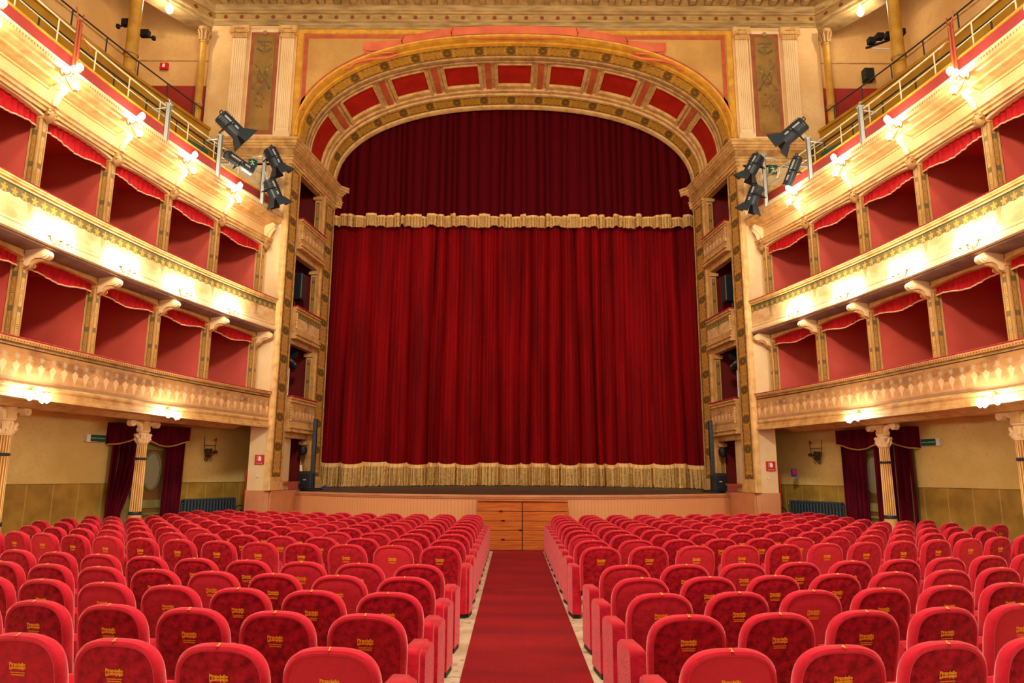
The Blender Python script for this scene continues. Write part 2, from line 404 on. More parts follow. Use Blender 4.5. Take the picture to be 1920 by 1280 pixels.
# ---------------------------------------------------------------- tiers: floors, partitions, back walls of the boxes
PY = [17.40, 15.72, 14.10, 12.45, 10.81, 9.16, 7.50, 5.85]           # far edge of each box post
for s in (-1, 1):
    for t, (z0, z1) in enumerate(((2.86, 5.2), (5.3, 7.6))):
        mb = MB()
        for k, y in enumerate(PY):
            yy = y-.08
            x0 = g(yy)+.56; P = lambda p: (s*p.x, p.y, p.z)
            mb.box(x0, x0+1.75, yy-.04, yy+.04, z0, z1, T=P)
        ys = [17.4-.82*k for k in range(17)]
        mb.grid([[T(s, y, 2.2, z0), T(s, y, 2.2, z1)] for y in ys])
        mb.grid([[T(s, y, .48, z1-.02), T(s, y, 2.25, z1-.02)] for y in ys])
        mb.grid([[T(s, y, .1, z0+.02), T(s, y, 2.25, z0+.02)] for y in ys])
        struct('wall_%s_boxes' % SIDE[s] + ('_lower', '_upper')[t], mb, 'box_red')
    # ceiling over the stalls walkway
    ys = [17.5-.5*k for k in range(34)]
    mb = MB().grid([[T(s, y, .05, 2.80), T(s, y, .75, 2.84), T(s, y, .95, 2.76), T(s, y, 1.1, 2.76), T(s, y, 1.3, 2.86), T(s, y, 4.6, 2.86)] for y in ys])
    struct('ceiling_%s_walkway' % SIDE[s], mb, 'gilt')
    mb = MB().grid([[T(s, y, .3, 8.4), T(s, y, 2.3, 8.4)] for y in ys])
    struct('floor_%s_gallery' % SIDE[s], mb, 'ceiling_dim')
    gy = [17.95-.5*k for k in range(32)]
    mb = MB().grid([[T(s, y, 2.2, 8.4), T(s, y, 2.2, 10.72), T(s, y, 2.16, 10.72), T(s, y, 2.16, 10.8), T(s, y, 2.3, 10.8), T(s, y, 5.2, 10.8)] for y in gy])
    struct('wall_%s_gallery_step' % SIDE[s], mb, 'ochre')

# ---------------------------------------------------------------- box tier fronts
def parapet(s, tier, profs, label):
    o = thing('balcony_parapet', label, 'balcony', (s*6, 17.4, profs[0][2][0][1]), 'box tier parapets')
    for nm, m, pr in profs:
        tsweep(s, pr).build(nm, m, o, smooth=False)
    return o
for s in (-1, 1):
    S = SIDE[s]
    parapet(s, 1, [
        ('cornice_moulding', 'gilt', [(.30, 2.80), (.0, 2.79), (.0, 2.84), (.03, 2.85), (.03, 2.93), (.05, 2.93), (.02, 2.97), (.02, 3.0), (.06, 3.03)]),
        ('painted_panel', 'tier1', [(.06, 3.03), (.06, 3.535)]),
        ('shadow_line', 'dark_green', [(.058, 3.535), (.05, 3.555)]),  # dark green strip put in as a shadow line below the rail
        ('rail_moulding', 'gilt_dark', [(.06, 3.55), (.03, 3.56), (.03, 3.575), (.05, 3.58), (.045, 3.60), (.01, 3.615)]),
        ('beaded_strip', 'bead', [(.01, 3.615), (.01, 3.64)]),
        ('rail_edge', 'gilt', [(.01, 3.64), (-.01, 3.645), (-.01, 3.66), (.05, 3.66)]),
        ('velvet_handrail', 'rail_red', [(.0, 3.66), (-.01, 3.675), (.01, 3.69), (.16, 3.69), (.18, 3.66), (.18, 2.9)])],
        'lower curved balcony front on the %s, painted with pale kites and small stars' % S)
    parapet(s, 2, [
        ('cornice_moulding', 'cream_light', [(.42, 5.17), (.05, 5.24), (.0, 5.25), (.0, 5.3), (.03, 5.31), (.05, 5.37), (.03, 5.38), (.03, 5.41), (.06, 5.43)]),
        ('painted_panel', 'tier2', [(.06, 5.43), (.06, 5.91)]),
        ('shadow_line', 'dark_green', [(.058, 5.91), (.05, 5.935)]),  # same coloured shadow line on the upper front
        ('rail_moulding', 'gilt', [(.06, 5.93), (.03, 5.94), (.03, 5.955), (.05, 5.96), (.045, 5.98), (.01, 5.99), (.01, 6.02), (-.01, 6.025), (-.01, 6.035), (.05, 6.035)]),
        ('velvet_handrail', 'rail_red', [(.0, 6.035), (-.01, 6.05), (.01, 6.065), (.16, 6.065), (.18, 6.04), (.18, 5.3)]),
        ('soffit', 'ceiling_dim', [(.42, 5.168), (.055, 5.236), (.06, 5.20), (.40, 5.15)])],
        'upper curved balcony front on the %s, painted with a green leaf garland' % S)
    parapet(s, 3, [
        ('architrave', 'gilt', [(.36, 7.52), (.33, 7.52), (.33, 7.58), (.30, 7.59), (.30, 7.64), (.27, 7.66)]),
        ('frieze_panel', 'cream', [(.27, 7.66), (.36, 7.68), (.36, 7.72), (.38, 7.72), (.38, 7.94), (.36, 7.94), (.36, 7.98), (.3, 8.0)]),
        ('bed_moulding', 'gilt', [(.3, 8.0), (.27, 8.02), (.2, 8.04), (.19, 8.08), (.08, 8.12), (.07, 8.16), (.02, 8.17), (.0, 8.21)]),
        ('beaded_strip', 'bead', [(.0, 8.21), (.0, 8.25)]),
        ('cornice_moulding', 'cream_light', [(.0, 8.25), (.03, 8.26), (.06, 8.31), (.09, 8.33), (.12, 8.40), (.33, 8.50), (.33, 8.56)]),
        ('red_band', 'band_red', [(.33, 8.56), (.33, 8.76)]),
        ('gilt_edge', 'yellow', [(.33, 8.76), (.30, 8.76), (.30, 8.79), (.36, 8.80), (.42, 8.79), (.42, 8.4)])],
        'gallery front above the upper boxes on the %s, deep cream cornice with red band' % S)

# ---------------------------------------------------------------- posts, valances
def scroll_poly(w, h, k=1.0):
    """S bracket outline: (outward, up). starts at the wall at the top"""
    P = []
    for a in range(0, 181, 20): P.append((w-.07+.07*math.sin(R(a)), h-.07+.07*math.cos(R(a))))
    P += [(w-.10, h-.15), (w*.62, h-.17), (w*.42, h-.24)]
    for a in range(20, 181, 30): P.append((w*.22+.05*math.sin(R(a)), .07+.06*math.cos(R(a))))
    P += [(0, 0), (0, h)]
    return P
NP = ['nearest the stage', 'second from the stage', 'third from the stage', 'fourth from the stage', 'fifth from the stage', 'sixth from the stage', 'seventh from the stage', 'eighth from the stage']
def mask(mb, c, s, k=1.0):
    rows = []
    for i in range(7):
        a = PI*i/6; r = math.sin(a)*.075*k; z = math.cos(a)*.11*k
        rows.append([(c[0]-s*(abs(math.cos(2*PI*j/10))*r*1.1 if math.cos(2*PI*j/10) > 0 else -r*.3), c[1]+math.sin(2*PI*j/10)*r, c[2]+z) for j in range(10)])
    mb.loft(rows)
    for j in range(7):
        a = PI*(j/6); mb.tube([(c[0]-s*.03, c[1]+math.cos(a)*.075*k, c[2]+math.sin(a)*.09*k+.01), (c[0]-s*.07, c[1]+math.cos(a)*.095*k, c[2]+math.sin(a)*.10*k+.015)], [.03*k, .02*k], 6)
    mb.box(min(c[0]-s*.07, c[0]-s*.1), max(c[0]-s*.07, c[0]-s*.1), c[1]-.012, c[1]+.012, c[2]-.03, c[2]+.02)
def post(s, k, tier):
    y = PY[k]; yc = y-.08; xf = g(yc)+.40
    zb, zt = ((3.55, 5.02), (5.95, 7.46))[tier]
    tl = ('lower', 'upper')[tier]
    o = thing('box_pillar', 'gilded post between %s tier boxes on the %s, %s' % (tl, SIDE[s], NP[k]), 'pillar', (s*xf, yc, zb), 'gilded posts between the boxes')
    mb = MB(); P = lambda p: (s*p.x, p.y, p.z)
    mb.box(xf+.005, xf+.17, yc-.085, yc+.085, zb, zt+.03, T=P); mb.build('shaft', 'gilt', o)
    mb = MB(); h = zt-zb
    mb.face([(s*(xf+.015), yc-.088, zb+.1), (s*(xf+.155), yc-.088, zb+.1), (s*(xf+.155), yc-.088, zt-.06), (s*(xf+.015), yc-.088, zt-.06)], [(0, 0), (0, 1), (h, 1), (h, 0)])
    mb.build('side_panel', 'post_side', o)
    mb = MB().face([(s*(xf+.001), yc-.07, zb+.1), (s*(xf+.001), yc+.07, zb+.1), (s*(xf+.001), yc+.07, zt-.06), (s*(xf+.001), yc-.07, zt-.06)], [(0, 0), (0, 1), (h, 1), (h, 0)])
    mb.build('front_panel', 'post_front', o)
    mb = MB().box(xf-.015, xf+.19, yc-.10, yc+.10, zt-.05, zt+.03, T=P); mb.box(xf-.01, xf+.18, yc-.095, yc+.095, zb, zb+.14, T=P); mb.build('capital_band', 'gilt', o)
    mb = MB()
    if tier == 0:
        zz = 4.90
        poly = [(0, -.03), (.05, -.02), (.09, .03), (.12, .09), (.18, .13), (.25, .13)]+[(.32+.075*math.cos(R(a)), .19+.075*math.sin(R(a))) for a in range(230, 451, 22)]+[(.30, .29), (0, .29)]
        f = lambda yy: (lambda a, b: (s*(xf-a), yy, zz+b))
        mb.prism(poly, f(yc-.06), f(yc+.06))
        for yy in (yc-.075, yc+.075):
            mb.tube([(s*(xf-.32), yy-.012, zz+.19), (s*(xf-.32), yy+.012, zz+.19)], .052, 10); mb.tube([(s*(xf-.32), yy-.02, zz+.19), (s*(xf-.32), yy+.02, zz+.19)], .02, 8); mb.tube([(s*(xf-.07), yy-.01, zz+.03), (s*(xf-.07), yy+.01, zz+.03)], .045, 10)
        sb = mb.build('scroll_bracket', 'cream_light', o, smooth=True)
        mb = MB().tube([(s*(xf-.02), yc, zz-.05), (s*(xf-.08), yc, zz+.02), (s*(xf-.13), yc, zz+.08), (s*(xf-.22), yc, zz+.115), (s*(xf-.28), yc, zz+.10)], [.02, .05, .045, .04, .015], 6)
        mb.build('leaf_carving', 'gilt', sb, smooth=True, world=False)
    else:
        poly = [(.02, 0), (.10, .05), (.11, .14), (.07, .2), (.09, .3), (.16, .4), (.25, .46), (.27, .54), (.22, .6), (0, .6), (0, 0)]
        f = lambda yy: (lambda a, b: (s*(xf-a), yy, 7.46+b))
        mb.prism(poly, f(yc-.065), f(yc+.065))
        for yy in (yc-.075, yc+.075): mb.tube([(s*(xf-.19), yy-.01, 7.98), (s*(xf-.19), yy+.01, 7.98)], .055, 10)
        mb.tube([(s*(xf-.12), yc, 7.66), (s*(xf-.13), yc, 7.76), (s*(xf-.18), yc, 7.85), (s*(xf-.26), yc, 7.93)], [.04, .055, .045, .03], 6)
        sb = mb.build('scroll_bracket', 'cream_light', o, smooth=True)
        mb = MB(); mask(mb, (s*(xf-.05), yc, 7.48), s, 1.15); mb.build('carved_mask', 'gilt_dark', sb, smooth=True, world=False)
    return o
def valance(s, k, tier):
    y1 = PY[k]-.17 if k < 99 else 0; y0 = PY[k+1]+.01
    zh = (5.06, 7.50)[tier]; zb = (4.87, 7.24)[tier]
    def rows(n, off, za, zbf):
        out = []
        for j in range(n+1):
            t = j/n; y = y0+(y1-y0)*t
            w_ = .012*math.sin(t*70)+.008*math.sin(t*151)
            out.append((y, t, off+w_))
        return out
    tl = ('lower', 'upper')[tier]
    o = thing('box_valance', 'red scalloped valance, %s tier boxes on the %s, %s' % (tl, SIDE[s], NP[k]), 'curtain', (s*g(y0), y0, zb), 'red valances over the boxes')
    mb = MB(); R_ = []; B = []
    for y, t, off in rows(60, .47, 0, 0):
        zlow = zb+.035*math.cos(2*PI*(t*1.25-.12))
        R_.append([T(s, y, off, zh+.05), T(s, y, off, (zh+zlow)/2), T(s, y, off-.01, zlow)]); B.append(T(s, y, off-.015, zlow-.005))
    mb.grid(R_, [[(0, 0)]*3]*len(R_)); mb.build('cloth', 'valance', o, smooth=True)
    MB().tube(B[::2], .014, 6).build('cord_trim', 'cord', o, smooth=True)
    return o
def arch_head(s, k, tier):
    y1 = PY[k]-.17; y0 = PY[k+1]+.0; zb = (5.03, 7.44)[tier]; zt = (5.22, 7.60)[tier]; rise = .06
    mb = MB(); A = []; Bq = []
    for j in range(17):
        t = j/16; y = y0-.01+(y1-y0+.02)*t; z = zb+rise*math.sin(PI*t)**.8 if 0 < t < 1 else zb
        A.append([T(s, y, .39, zt), T(s, y, .39, z+.05), T(s, y, .37, z+.045), T(s, y, .37, z), T(s, y, .50, z), T(s, y, .50, zt)])
    return mb.grid(A)
for s in (-1, 1):
    for tier in (0, 1):
        mb = MB()
        for k in range(len(PY)):
            post(s, k, tier)
            if k < len(PY)-1:
                valance(s, k, tier); a = arch_head(s, k, tier); i = len(mb.v); mb.v += a.v; mb.f += [tuple(q+i for q in f) for f in a.f]; mb.uv += a.uv
        struct('trim_%d' % (3+tier+(2 if s > 0 else 0)), mb, ('gilt', 'cream_light')[tier])

# ---------------------------------------------------------------- proscenium: front wall with arched hole
Y1, Y2, ZS = 17.5, 20.6, 10.46
def arch_pts(a, b, n, N=180):
    raw = []
    for i in range(1441):
        th = PI-PI*i/1440; c_, s_ = math.cos(th), math.sin(th)
        raw.append((a*math.copysign(abs(c_)**(2/n), c_), ZS+b*max(s_, 0)**(2/n)))
    L = [0]
    for p, q in zip(raw, raw[1:]): L.append(L[-1]+math.dist(p, q))
    out = []; j = 0
    for i in range(N+1):
        t = L[-1]*i/N
        while j < len(L)-2 and L[j+1] < t: j += 1
        f = (t-L[j])/max(L[j+1]-L[j], 1e-9); out.append((raw[j][0]+(raw[j+1][0]-raw[j][0])*f, raw[j][1]+(raw[j+1][1]-raw[j][1])*f))
    return out, L[-1]
FA, LF = arch_pts(5.93, 3.13, 2.32); BA, LB = arch_pts(5.61, 2.70, 2.22)
def A(i, t, d=0.0):          # point on the soffit, i index (float) along the arch, t depth 0..1, d = towards the opening's centre
    i0 = min(int(i), 179); f = i-i0
    fx = FA[i0][0]*(1-f)+FA[i0+1][0]*f; fz = FA[i0][1]*(1-f)+FA[i0+1][1]*f
    bx = BA[i0][0]*(1-f)+BA[i0+1][0]*f; bz = BA[i0][1]*(1-f)+BA[i0+1][1]*f
    x = fx+(bx-fx)*t; z = fz+(bz-fz)*t; y = Y1+(Y2-Y1)*t
    if d:
        i1, i2 = max(i0-1, 0), min(i0+2, 180)
        tx, tz = FA[i2][0]-FA[i1][0], FA[i2][1]-FA[i1][1]; l = math.hypot(tx, tz)
        x += tz/l*d; z -= tx/l*d
    return (x, y, z)
# wall face above the springing
mb = MB(); wf = []
for i in range(181):
    x, z = FA[i]; wf.append([(x, Y1, z), (x, Y1, 13.9)])
mb.grid(wf); mb.face([(-8.4, Y1, ZS), (-5.93, Y1, ZS), (-5.93, Y1, 13.9), (-8.4, Y1, 13.9)]); mb.face([(8.4, Y1, ZS), (5.93, Y1, ZS), (5.93, Y1, 13.9), (8.4, Y1, 13.9)])
struct('wall_front', mb, 'spandrel')
mb = MB()
for s in (-1, 1): mb.box(min(s*6.0, s*8.38), max(s*6.0, s*8.38), Y1-.03, Y1+.5, 10.44, 13.85)
struct('wall_front_wings', mb, 'cream')
# entablature above the arch and returning along the gallery
ENT = [(0.02, 13.78), (.02, 13.86), (.05, 13.87), (.05, 13.97), (.08, 13.98), (.09, 14.02)]
side_path = [(-10.6, 12.4), (-10.3, 13.6), (-9.75, 15.2), (-9.05, 16.5), (-8.36, 17.5), (8.36, 17.5), (9.05, 16.5), (9.75, 15.2), (10.3, 13.6), (10.6, 12.4)]
ent = thing('cornice', 'deep drab plaster cornice with brackets and painted roundels above the stage arch', 'cornice', (0, 17.4, 13.8))
sweep(MB(), side_path, [(-.45, 13.78)]+ENT, 1).build('architrave', 'stone', ent)
sweep(MB(), side_path, [(.05, 14.02), (.05, 14.22)], 1).build('roundel_frieze', 'frieze_dots', ent)
sweep(MB(), side_path, [(.05, 14.22), (.09, 14.23), (.10, 14.27), (.14, 14.28), (.16, 14.34), (.18, 14.38), (.18, 14.42)], 1).build('bed_moulding', 'stone', ent)
sweep(MB(), side_path, [(.12, 14.42), (.12, 14.75), (.75, 14.8), (.80, 14.95), (.95, 15.1), (.95, 15.2)], 1).build('crown_moulding', 'gilt_dark', ent)
proto = None; n = 37
for k in range(n):
    x = -8.0+16.0*k/(n-1)
    b = MB().box(x-.09, x+.09, 17.02, 17.38, 14.52, 14.76); b.box(x-.075, x+.075, 17.14, 17.38, 14.44, 14.52); b.build('bracket', 'stone', ent)
# terracotta and yellow border lines of the spandrels
def ring(i0, i1, t0, t1, d0, d1, n=None): pass
mb = MB(); fr = []
for i in range(0, 181, 2):
    a, b = A(i, 0, -.11), A(i, 0, -.02); fr.append([(a[0], Y1-.012, a[2]), (b[0], Y1-.012, b[2])])
mb.grid(fr[3:-3])
for x0, x1, z0, z1 in ((-5.80, 5.80, 13.50, 13.61), (-5.80, -5.69, 11.35, 13.5), (5.69, 5.80, 11.35, 13.5)): mb.box(x0, x1, Y1-.012, Y1, z0, z1)
o = mb.build('painted_border', 'terracotta'); tag(o, 'terracotta line border painted around both spandrels above the arch', 'painted border')
mb = MB()
for x0, x1, z0, z1 in ((-5.98, 5.98, 13.63, 13.76), (-5.98, -5.83, 10.6, 13.63), (5.83, 5.98, 10.6, 13.63)): mb.box(x0, x1, Y1-.03, Y1+.01, z0, z1)
tag(mb.build('gilt_border', 'yellow'), 'yellow gilt frame strip running round the top of the stage arch wall', 'moulding')
# arch
arch = thing('proscenium_arch', 'wide coffered stage arch with gold painted bands and nine red coffers', 'arch', (0, Y1, ZS))
def aband(name, m, prof, lo=0, hi=180, step=1, pr=arch):
    rows, uv = [], []; L = [0]
    for a, b in zip(prof, prof[1:]): L.append(L[-1]+math.hypot((b[0]-a[0])*3.1, b[1]-a[1]))
    for i in range(lo, hi+1, step):
        rows.append([A(i, t, d) for t, d in prof]); uv.append([(i/180*LF, l/L[-1]) for l in L])
    return MB().grid(rows, uv).build(name, m, pr)
aband('outer_moulding', 'yellow', [(-.02, -.02), (-.025, .0), (-.02, .03), (.01, .05), (.05, .05), (.06, .07), (.095, .07), (.10, .03)])
aband('painted_band', 'arabesque_arch', [(.10, .03), (.236, .03)])
aband('bead_moulding', 'gilt_dark', [(.236, .03), (.24, .07), (.262, .07), (.27, .02), (.30, .02), (.305, .05), (.325, .05), (.33, -.03)])
aband('inner_moulding', 'gilt', [(.70, -.03), (.705, .06), (.725, .06), (.73, .03), (.755, .03), (.76, .07), (.785, .07), (.79, .03)])
aband('painted_band', 'arabesque_arch', [(.79, .03), (.935, .03)])
aband('edge_moulding', 'gilt', [(.935, .03), (.94, .07), (.96, .09), (.985, .09), (1.0, .05), (1.02, -.1)])
aband('coffer_ground', 'gilt', [(.33, -.02), (.70, -.02)])
nC = 9; c0 = 2.0; wC = (180-2*c0)/nC
for k in range(nC):
    a0, a1 = c0+wC*k+wC*.17, c0+wC*(k+1)-wC*.17; n = 12
    if k == 0: a0 = 0
    if k == nC-1: a1 = 180
    II = [a0+(a1-a0)*j/n for j in range(n+1)]
    MB().grid([[A(i, .365, -.015), A(i, .625, -.015)] for i in II]).build('coffer_panel', 'coffer', arch)
    mb = MB(); e = .9
    mb.grid([[A(i, .335, .0), A(i, .34, .045), A(i, .355, .045), A(i, .367, .0)] for i in II])
    mb.grid([[A(i, .623, .0), A(i, .64, .045), A(i, .665, .045), A(i, .67, .02), A(i, .695, .02), A(i, .70, .0)] for i in II])
    for ia, ib in ((a0-e, a0+.35), (a1-.35, a1+e)):
        if ia < 0 or ib > 180: continue
        for ja, jb in ((ia, (ia+ib)/2), ((ia+ib)/2, ib)):
            dd = .05 if (ja == ia) == (ia < a0) else .03
            mb.grid([[A(ja, t, 0), A(ja, t, dd), A(jb, t, dd), A(jb, t, 0)] for t in (.335, .45, .58, .70)])
    mb.build('coffer_frame', 'gilt', arch)
for k in range(1, nC):
    i = c0+wC*k; w_ = wC*.055
    MB().grid([[A(i-w_, t, .012), A(i+w_, t, .012)] for t in (.335, .45, .58, .70)]).build('divider_strip', 'terracotta', arch)
# ribbon painted over the arch crown
rb = thing('painted_ribbon', 'salmon pink ribbon scroll painted along the top of the stage arch', 'painting', (0, Y1, 13.5))
def arz(x):
    best = min(FA, key=lambda p: abs(p[0]-x)); return best[1]
def rpiece(pts, m='ribbon', y=Y1-.022):
    MB().face([(x, y, z) for x, z in pts]+[]).build('ribbon_fold', m, rb)
rr = []
for k in range(41):
    x = -1.8+3.6*k/40; rr.append([(x, Y1-.05, arz(x)+.05), (x, Y1-.05, 13.875-.02*x*x)])
MB().grid(rr).build('ribbon_fold', 'ribbon', rb)
for s in (-1, 1):
    q = [];
    for k in range(13):
        x = 1.68+1.45*k/12; zt = 13.82-.30*(k/12)**1.2; q.append([(s*x, Y1-.042, arz(s*x)+.05), (s*x, Y1-.042, zt)])
    MB().grid(q).build('ribbon_fold', 'ribbon', rb)
    q = []
    for k in range(9):
        x = 3.05+1.12*k/8; zt = 13.42-.03*k/8+.02*math.sin(k*.8); q.append([(s*x, Y1-.036, max(zt-.27, arz(s*x)+.0)), (s*x, Y1-.036, zt)])
    MB().grid(q).build('ribbon_fold', 'ribbon', rb)
    for xx, za in ((1.72, .30), (3.08, .26)):
        MB().tube([(s*xx, Y1-.055, arz(xx)+.02), (s*(xx+.03), Y1-.055, arz(xx)+za*.5), (s*(xx-.02), Y1-.055, arz(xx)+za)], .018, 5).build('ribbon_crease', 'ribbon_dark', rb, smooth=True)
    MB().tube([(s*x, Y1-.03, z) for x, z in ((4.16, 13.16), (4.05, 13.08), (3.7, 13.06), (3.4, 13.09), (3.2, 13.05))], .012, 5).build('ribbon_crease', 'ribbon_dark', rb, smooth=True)
    # curling tail
    pts = [(4.15, 13.2), (4.1, 13.06), (3.9, 13.02), (3.55, 13.05), (3.3, 13.06), (3.25, 12.98), (3.45, 12.9), (3.9, 12.86), (4.2, 12.8), (4.4, 12.72), (4.5, 12.6), (4.65, 12.55)]
    MB().tube([(s*x, Y1-.01, z+.02) for x, z in pts], [.035, .04, .035, .03, .03, .035, .04, .04, .035, .03, .03, .015], 6).build('ribbon_tail', 'ribbon', rb, smooth=True)
# ---------------------------------------------------------------- splayed reveals with stage boxes
P1 = Vector((-5.95, 17.5)); P2 = Vector((-5.58, 20.6)); DU = (P2-P1); NU = Vector((DU.y, -DU.x)).normalized()
def SP(s, u, z, d=0):
    p = P1+DU*u+NU*d; return (p.x if s < 0 else -p.x, p.y, z)
def sbox(mb, s, u0, u1, z0, z1, d0, d1):
    mb.box(u0, u1, d0, d1, z0, z1, T=lambda p: SP(s, p.x, p.z, p.y)); return mb
OPEN = [(1.47, 2.60), (3.66, 5.06), (6.05, 7.48), (8.5, 9.76)]
for s in (-1, 1):
    S = SIDE[s]; mb = MB()
    zs = [1.25]+[z for o_ in OPEN for z in o_]+[10.0]
    sbox(mb, s, -.0, .2, 1.25, 10.4, -.17, 0); sbox(mb, s, .70, 1.0, 1.25, 10.4, -.17, 0)
    for a, b in ((2.60, 3.0), (5.06, 5.5), (7.48, 7.9), (9.76, 10.4)): sbox(mb, s, .2, .70, a, b, -.17, 0)
    struct('wall_%s_reveal' % S, mb, 'gilt')
    mb = MB(); sbox(mb, s, 0, 1.0, 0, 1.25, -.3, .02); sbox(mb, s, .3, .95, .1, 1.1, 0, .035); sbox(mb, s, 0.0, .22, 0, 1.27, 0, .06)
    struct('baseboard_%s_reveal' % S, mb, 'pink_wood')
    mb = MB()
    for z0, z1 in ((1.47, 3.0), (3.0, 5.4), (5.4, 7.8), (7.8, 10.0)):
        D = -.55 if z0 < 2 else -1.6; e0, e1 = (.19, .705) if z0 < 2 else (.1, .705)
        mb.face([SP(s, e0, z0, D), SP(s, e1, z0, D), SP(s, e1, z1, D), SP(s, e0, z1, D)])
        for u in (e0+.001, e1): mb.face([SP(s, u, z0, -.165), SP(s, u, z0, D), SP(s, u, z1, D), SP(s, u, z1, -.165)])
        for zz in (z1, z0+.02): mb.face([SP(s, e0, zz, -.165), SP(s, e1, zz, -.165), SP(s, e1, zz, D), SP(s, e0, zz, D)])
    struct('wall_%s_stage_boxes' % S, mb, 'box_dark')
    for nm, u0, u1, lab in (('outer', -.02, .175, 'tall gilded pilaster at the hall side of the %s stage boxes' % S), ('inner', .75, .985, 'tall gilded pilaster beside the stage curtain on the %s' % S)):
        o = thing('pilaster', lab, 'pilaster', SP(s, (u0+u1)/2, 1.3), 'painted pilasters flanking the stage')
        mb = MB(); sbox(mb, s, u0, u1, 1.5, 9.8, 0, .04); mb.build('shaft', 'gilt', o)
        mb = MB(); m_ = .02; H = 8.2
        mb.face([SP(s, u0+m_, 1.6, .045), SP(s, u1-m_, 1.6, .045), SP(s, u1-m_, 9.8, .045), SP(s, u0+m_, 9.8, .045)], [(0, 0), (0, 1), (H, 1), (H, 0)])
        mb.build('painted_panel', 'arabesque', o)
        mb = MB()
        for u in (u0+.006, u1-.006): mb.tube([SP(s, u, 1.6, .045), SP(s, u, 9.8, .045)], .022, 6)
        mb.build('bead_moulding', 'gilt_dark', o)
        mb = MB(); sbox(mb, s, u0-.02, u1+.02, 1.27, 1.5, 0, .08); sbox(mb, s, u0-.01, u1+.01, 1.5, 1.58, 0, .06); mb.build('base', 'gilt', o, bevel=.01)
        mb = MB(); sbox(mb, s, u0-.01, u1+.01, 9.68, 9.74, 0, .06); sbox(mb, s, u0-.02, u1+.02, 9.74, 9.82, 0, .09); mb.build('capital', 'gilt', o, bevel=.01)
        if nm == 'outer':
            mb = MB().box(min(s*5.94, s*6.06), max(s*5.94, s*6.06), 17.42, 17.52, 1.27, 9.8); mb.build('edge_return', 'gilt', o)
    for k, (za, zb) in enumerate(OPEN):
        tn = ('door', 'lower', 'middle', 'upper')[k]
        o = thing('opening_surround', 'slim decorated jamb edging the %s opening beside the stage on the %s' % (('ground level', 'lowest stage box', 'middle stage box', 'topmost stage box')[k], S), 'frame', SP(s, .6, za))
        mb = MB(); sbox(mb, s, .685, .70, za, zb, -.18, .0); mb.build('jamb', 'gilt', o)
        mb = MB(); hh = zb-za
        mb.face([SP(s, .6835, za+.05, -.16), SP(s, .6835, za+.05, -.03), SP(s, .6835, zb-.2, -.03), SP(s, .6835, zb-.2, -.16)], [(0, 0), (0, 1), (hh, 1), (hh, 0)]); mb.build('jamb_panel', 'post_side', o)
        mb = MB(); sbox(mb, s, .66, .70, zb-.14, zb-.05, -.22, .02); mb.build('jamb_capital', 'gilt', o)
    for k, (za, zb) in enumerate(((2.74, 3.66), (5.18, 6.05), (7.64, 8.5))):
        o = thing('stage_box_parapet', 'small painted parapet of the %s stage box in the %s reveal' % (('lowest', 'middle', 'topmost')[k], S), 'balcony', SP(s, .45, za), 'stage box parapets')
        u0, u1 = .205, .735
        def lay(a, b, d, c=0): return sbox(MB(), s, u0+c, u1-c, a, b, 0, d)
        mb = lay(za, za+.05, .16); sbox(mb, s, u0, u1, za+.05, za+.10, 0, .13); sbox(mb, s, u0, u1, za+.10, za+.14, 0, .17); sbox(mb, s, u0, u1, za+.14, za+.26, 0, .12); mb.build('lower_moulding', 'gilt', o, bevel=.008)
        mb = lay(za+.26, zb-.15, .10); mb.build('parapet_core', 'gilt', o)
        hw = (u1-u0)*3.12
        MB().face([SP(s, u0+.03, za+.28, .104), SP(s, u1-.01, za+.28, .104), SP(s, u1-.01, zb-.17, .104), SP(s, u0+.03, zb-.17, .104)], [(0, 0), (hw, 0), (hw, 1), (0, 1)]).build('painted_panel', 'tier1' if k != 1 else 'tier2', o)
        mb = lay(zb-.15, zb-.11, .14); sbox(mb, s, u0, u1, zb-.11, zb-.07, 0, .11); sbox(mb, s, u0, u1, zb-.07, zb-.02, 0, .15); mb.build('rail_moulding', 'gilt', o, bevel=.008)
        mb = lay(zb-.02, zb+.02, .17); mb.build('velvet_handrail', 'rail_red', o, bevel=.01)
        mb = MB(); n = 6
        for j in range(n): mb.tube([SP(s, u0+.018, za+.28+j*.07, .12), SP(s, u0+.018, za+.34+j*.07, .12)], .035, 6)
        mb.build('corner_ornament', 'gilt', o)
    # impost entablature along front wall and reveal
    o = thing('impost_cornice', 'stepped gilded cornice under the foot of the stage arch on the %s' % S, 'cornice', (s*6, 17.4, 9.8), 'impost cornices')
    def q(d): return d
    ip = [(s*7.9, 17.5), (s*5.95, 17.5), (s*5.58, 20.6), (s*5.3, 20.9)]
    sgn = 1 if s < 0 else -1
    sweep(MB(), ip, [(0, 9.80), (.05, 9.80), (.05, 9.87), (.08, 9.88), (.08, 9.96), (.11, 9.97), (.11, 10.0), (.07, 10.02)], sgn).build('architrave', 'gilt', o)
    sweep(MB(), ip, [(.07, 10.02), (.07, 10.18)], sgn).build('frieze', 'gilt_dark', o)
    sweep(MB(), ip, [(.07, 10.18), (.12, 10.2), (.12, 10.23), (.17, 10.26), (.17, 10.3), (.2, 10.31), (.2, 10.38), (.24, 10.41), (.24, 10.46), (0, 10.47)], sgn).build('crown_moulding', 'gilt', o)

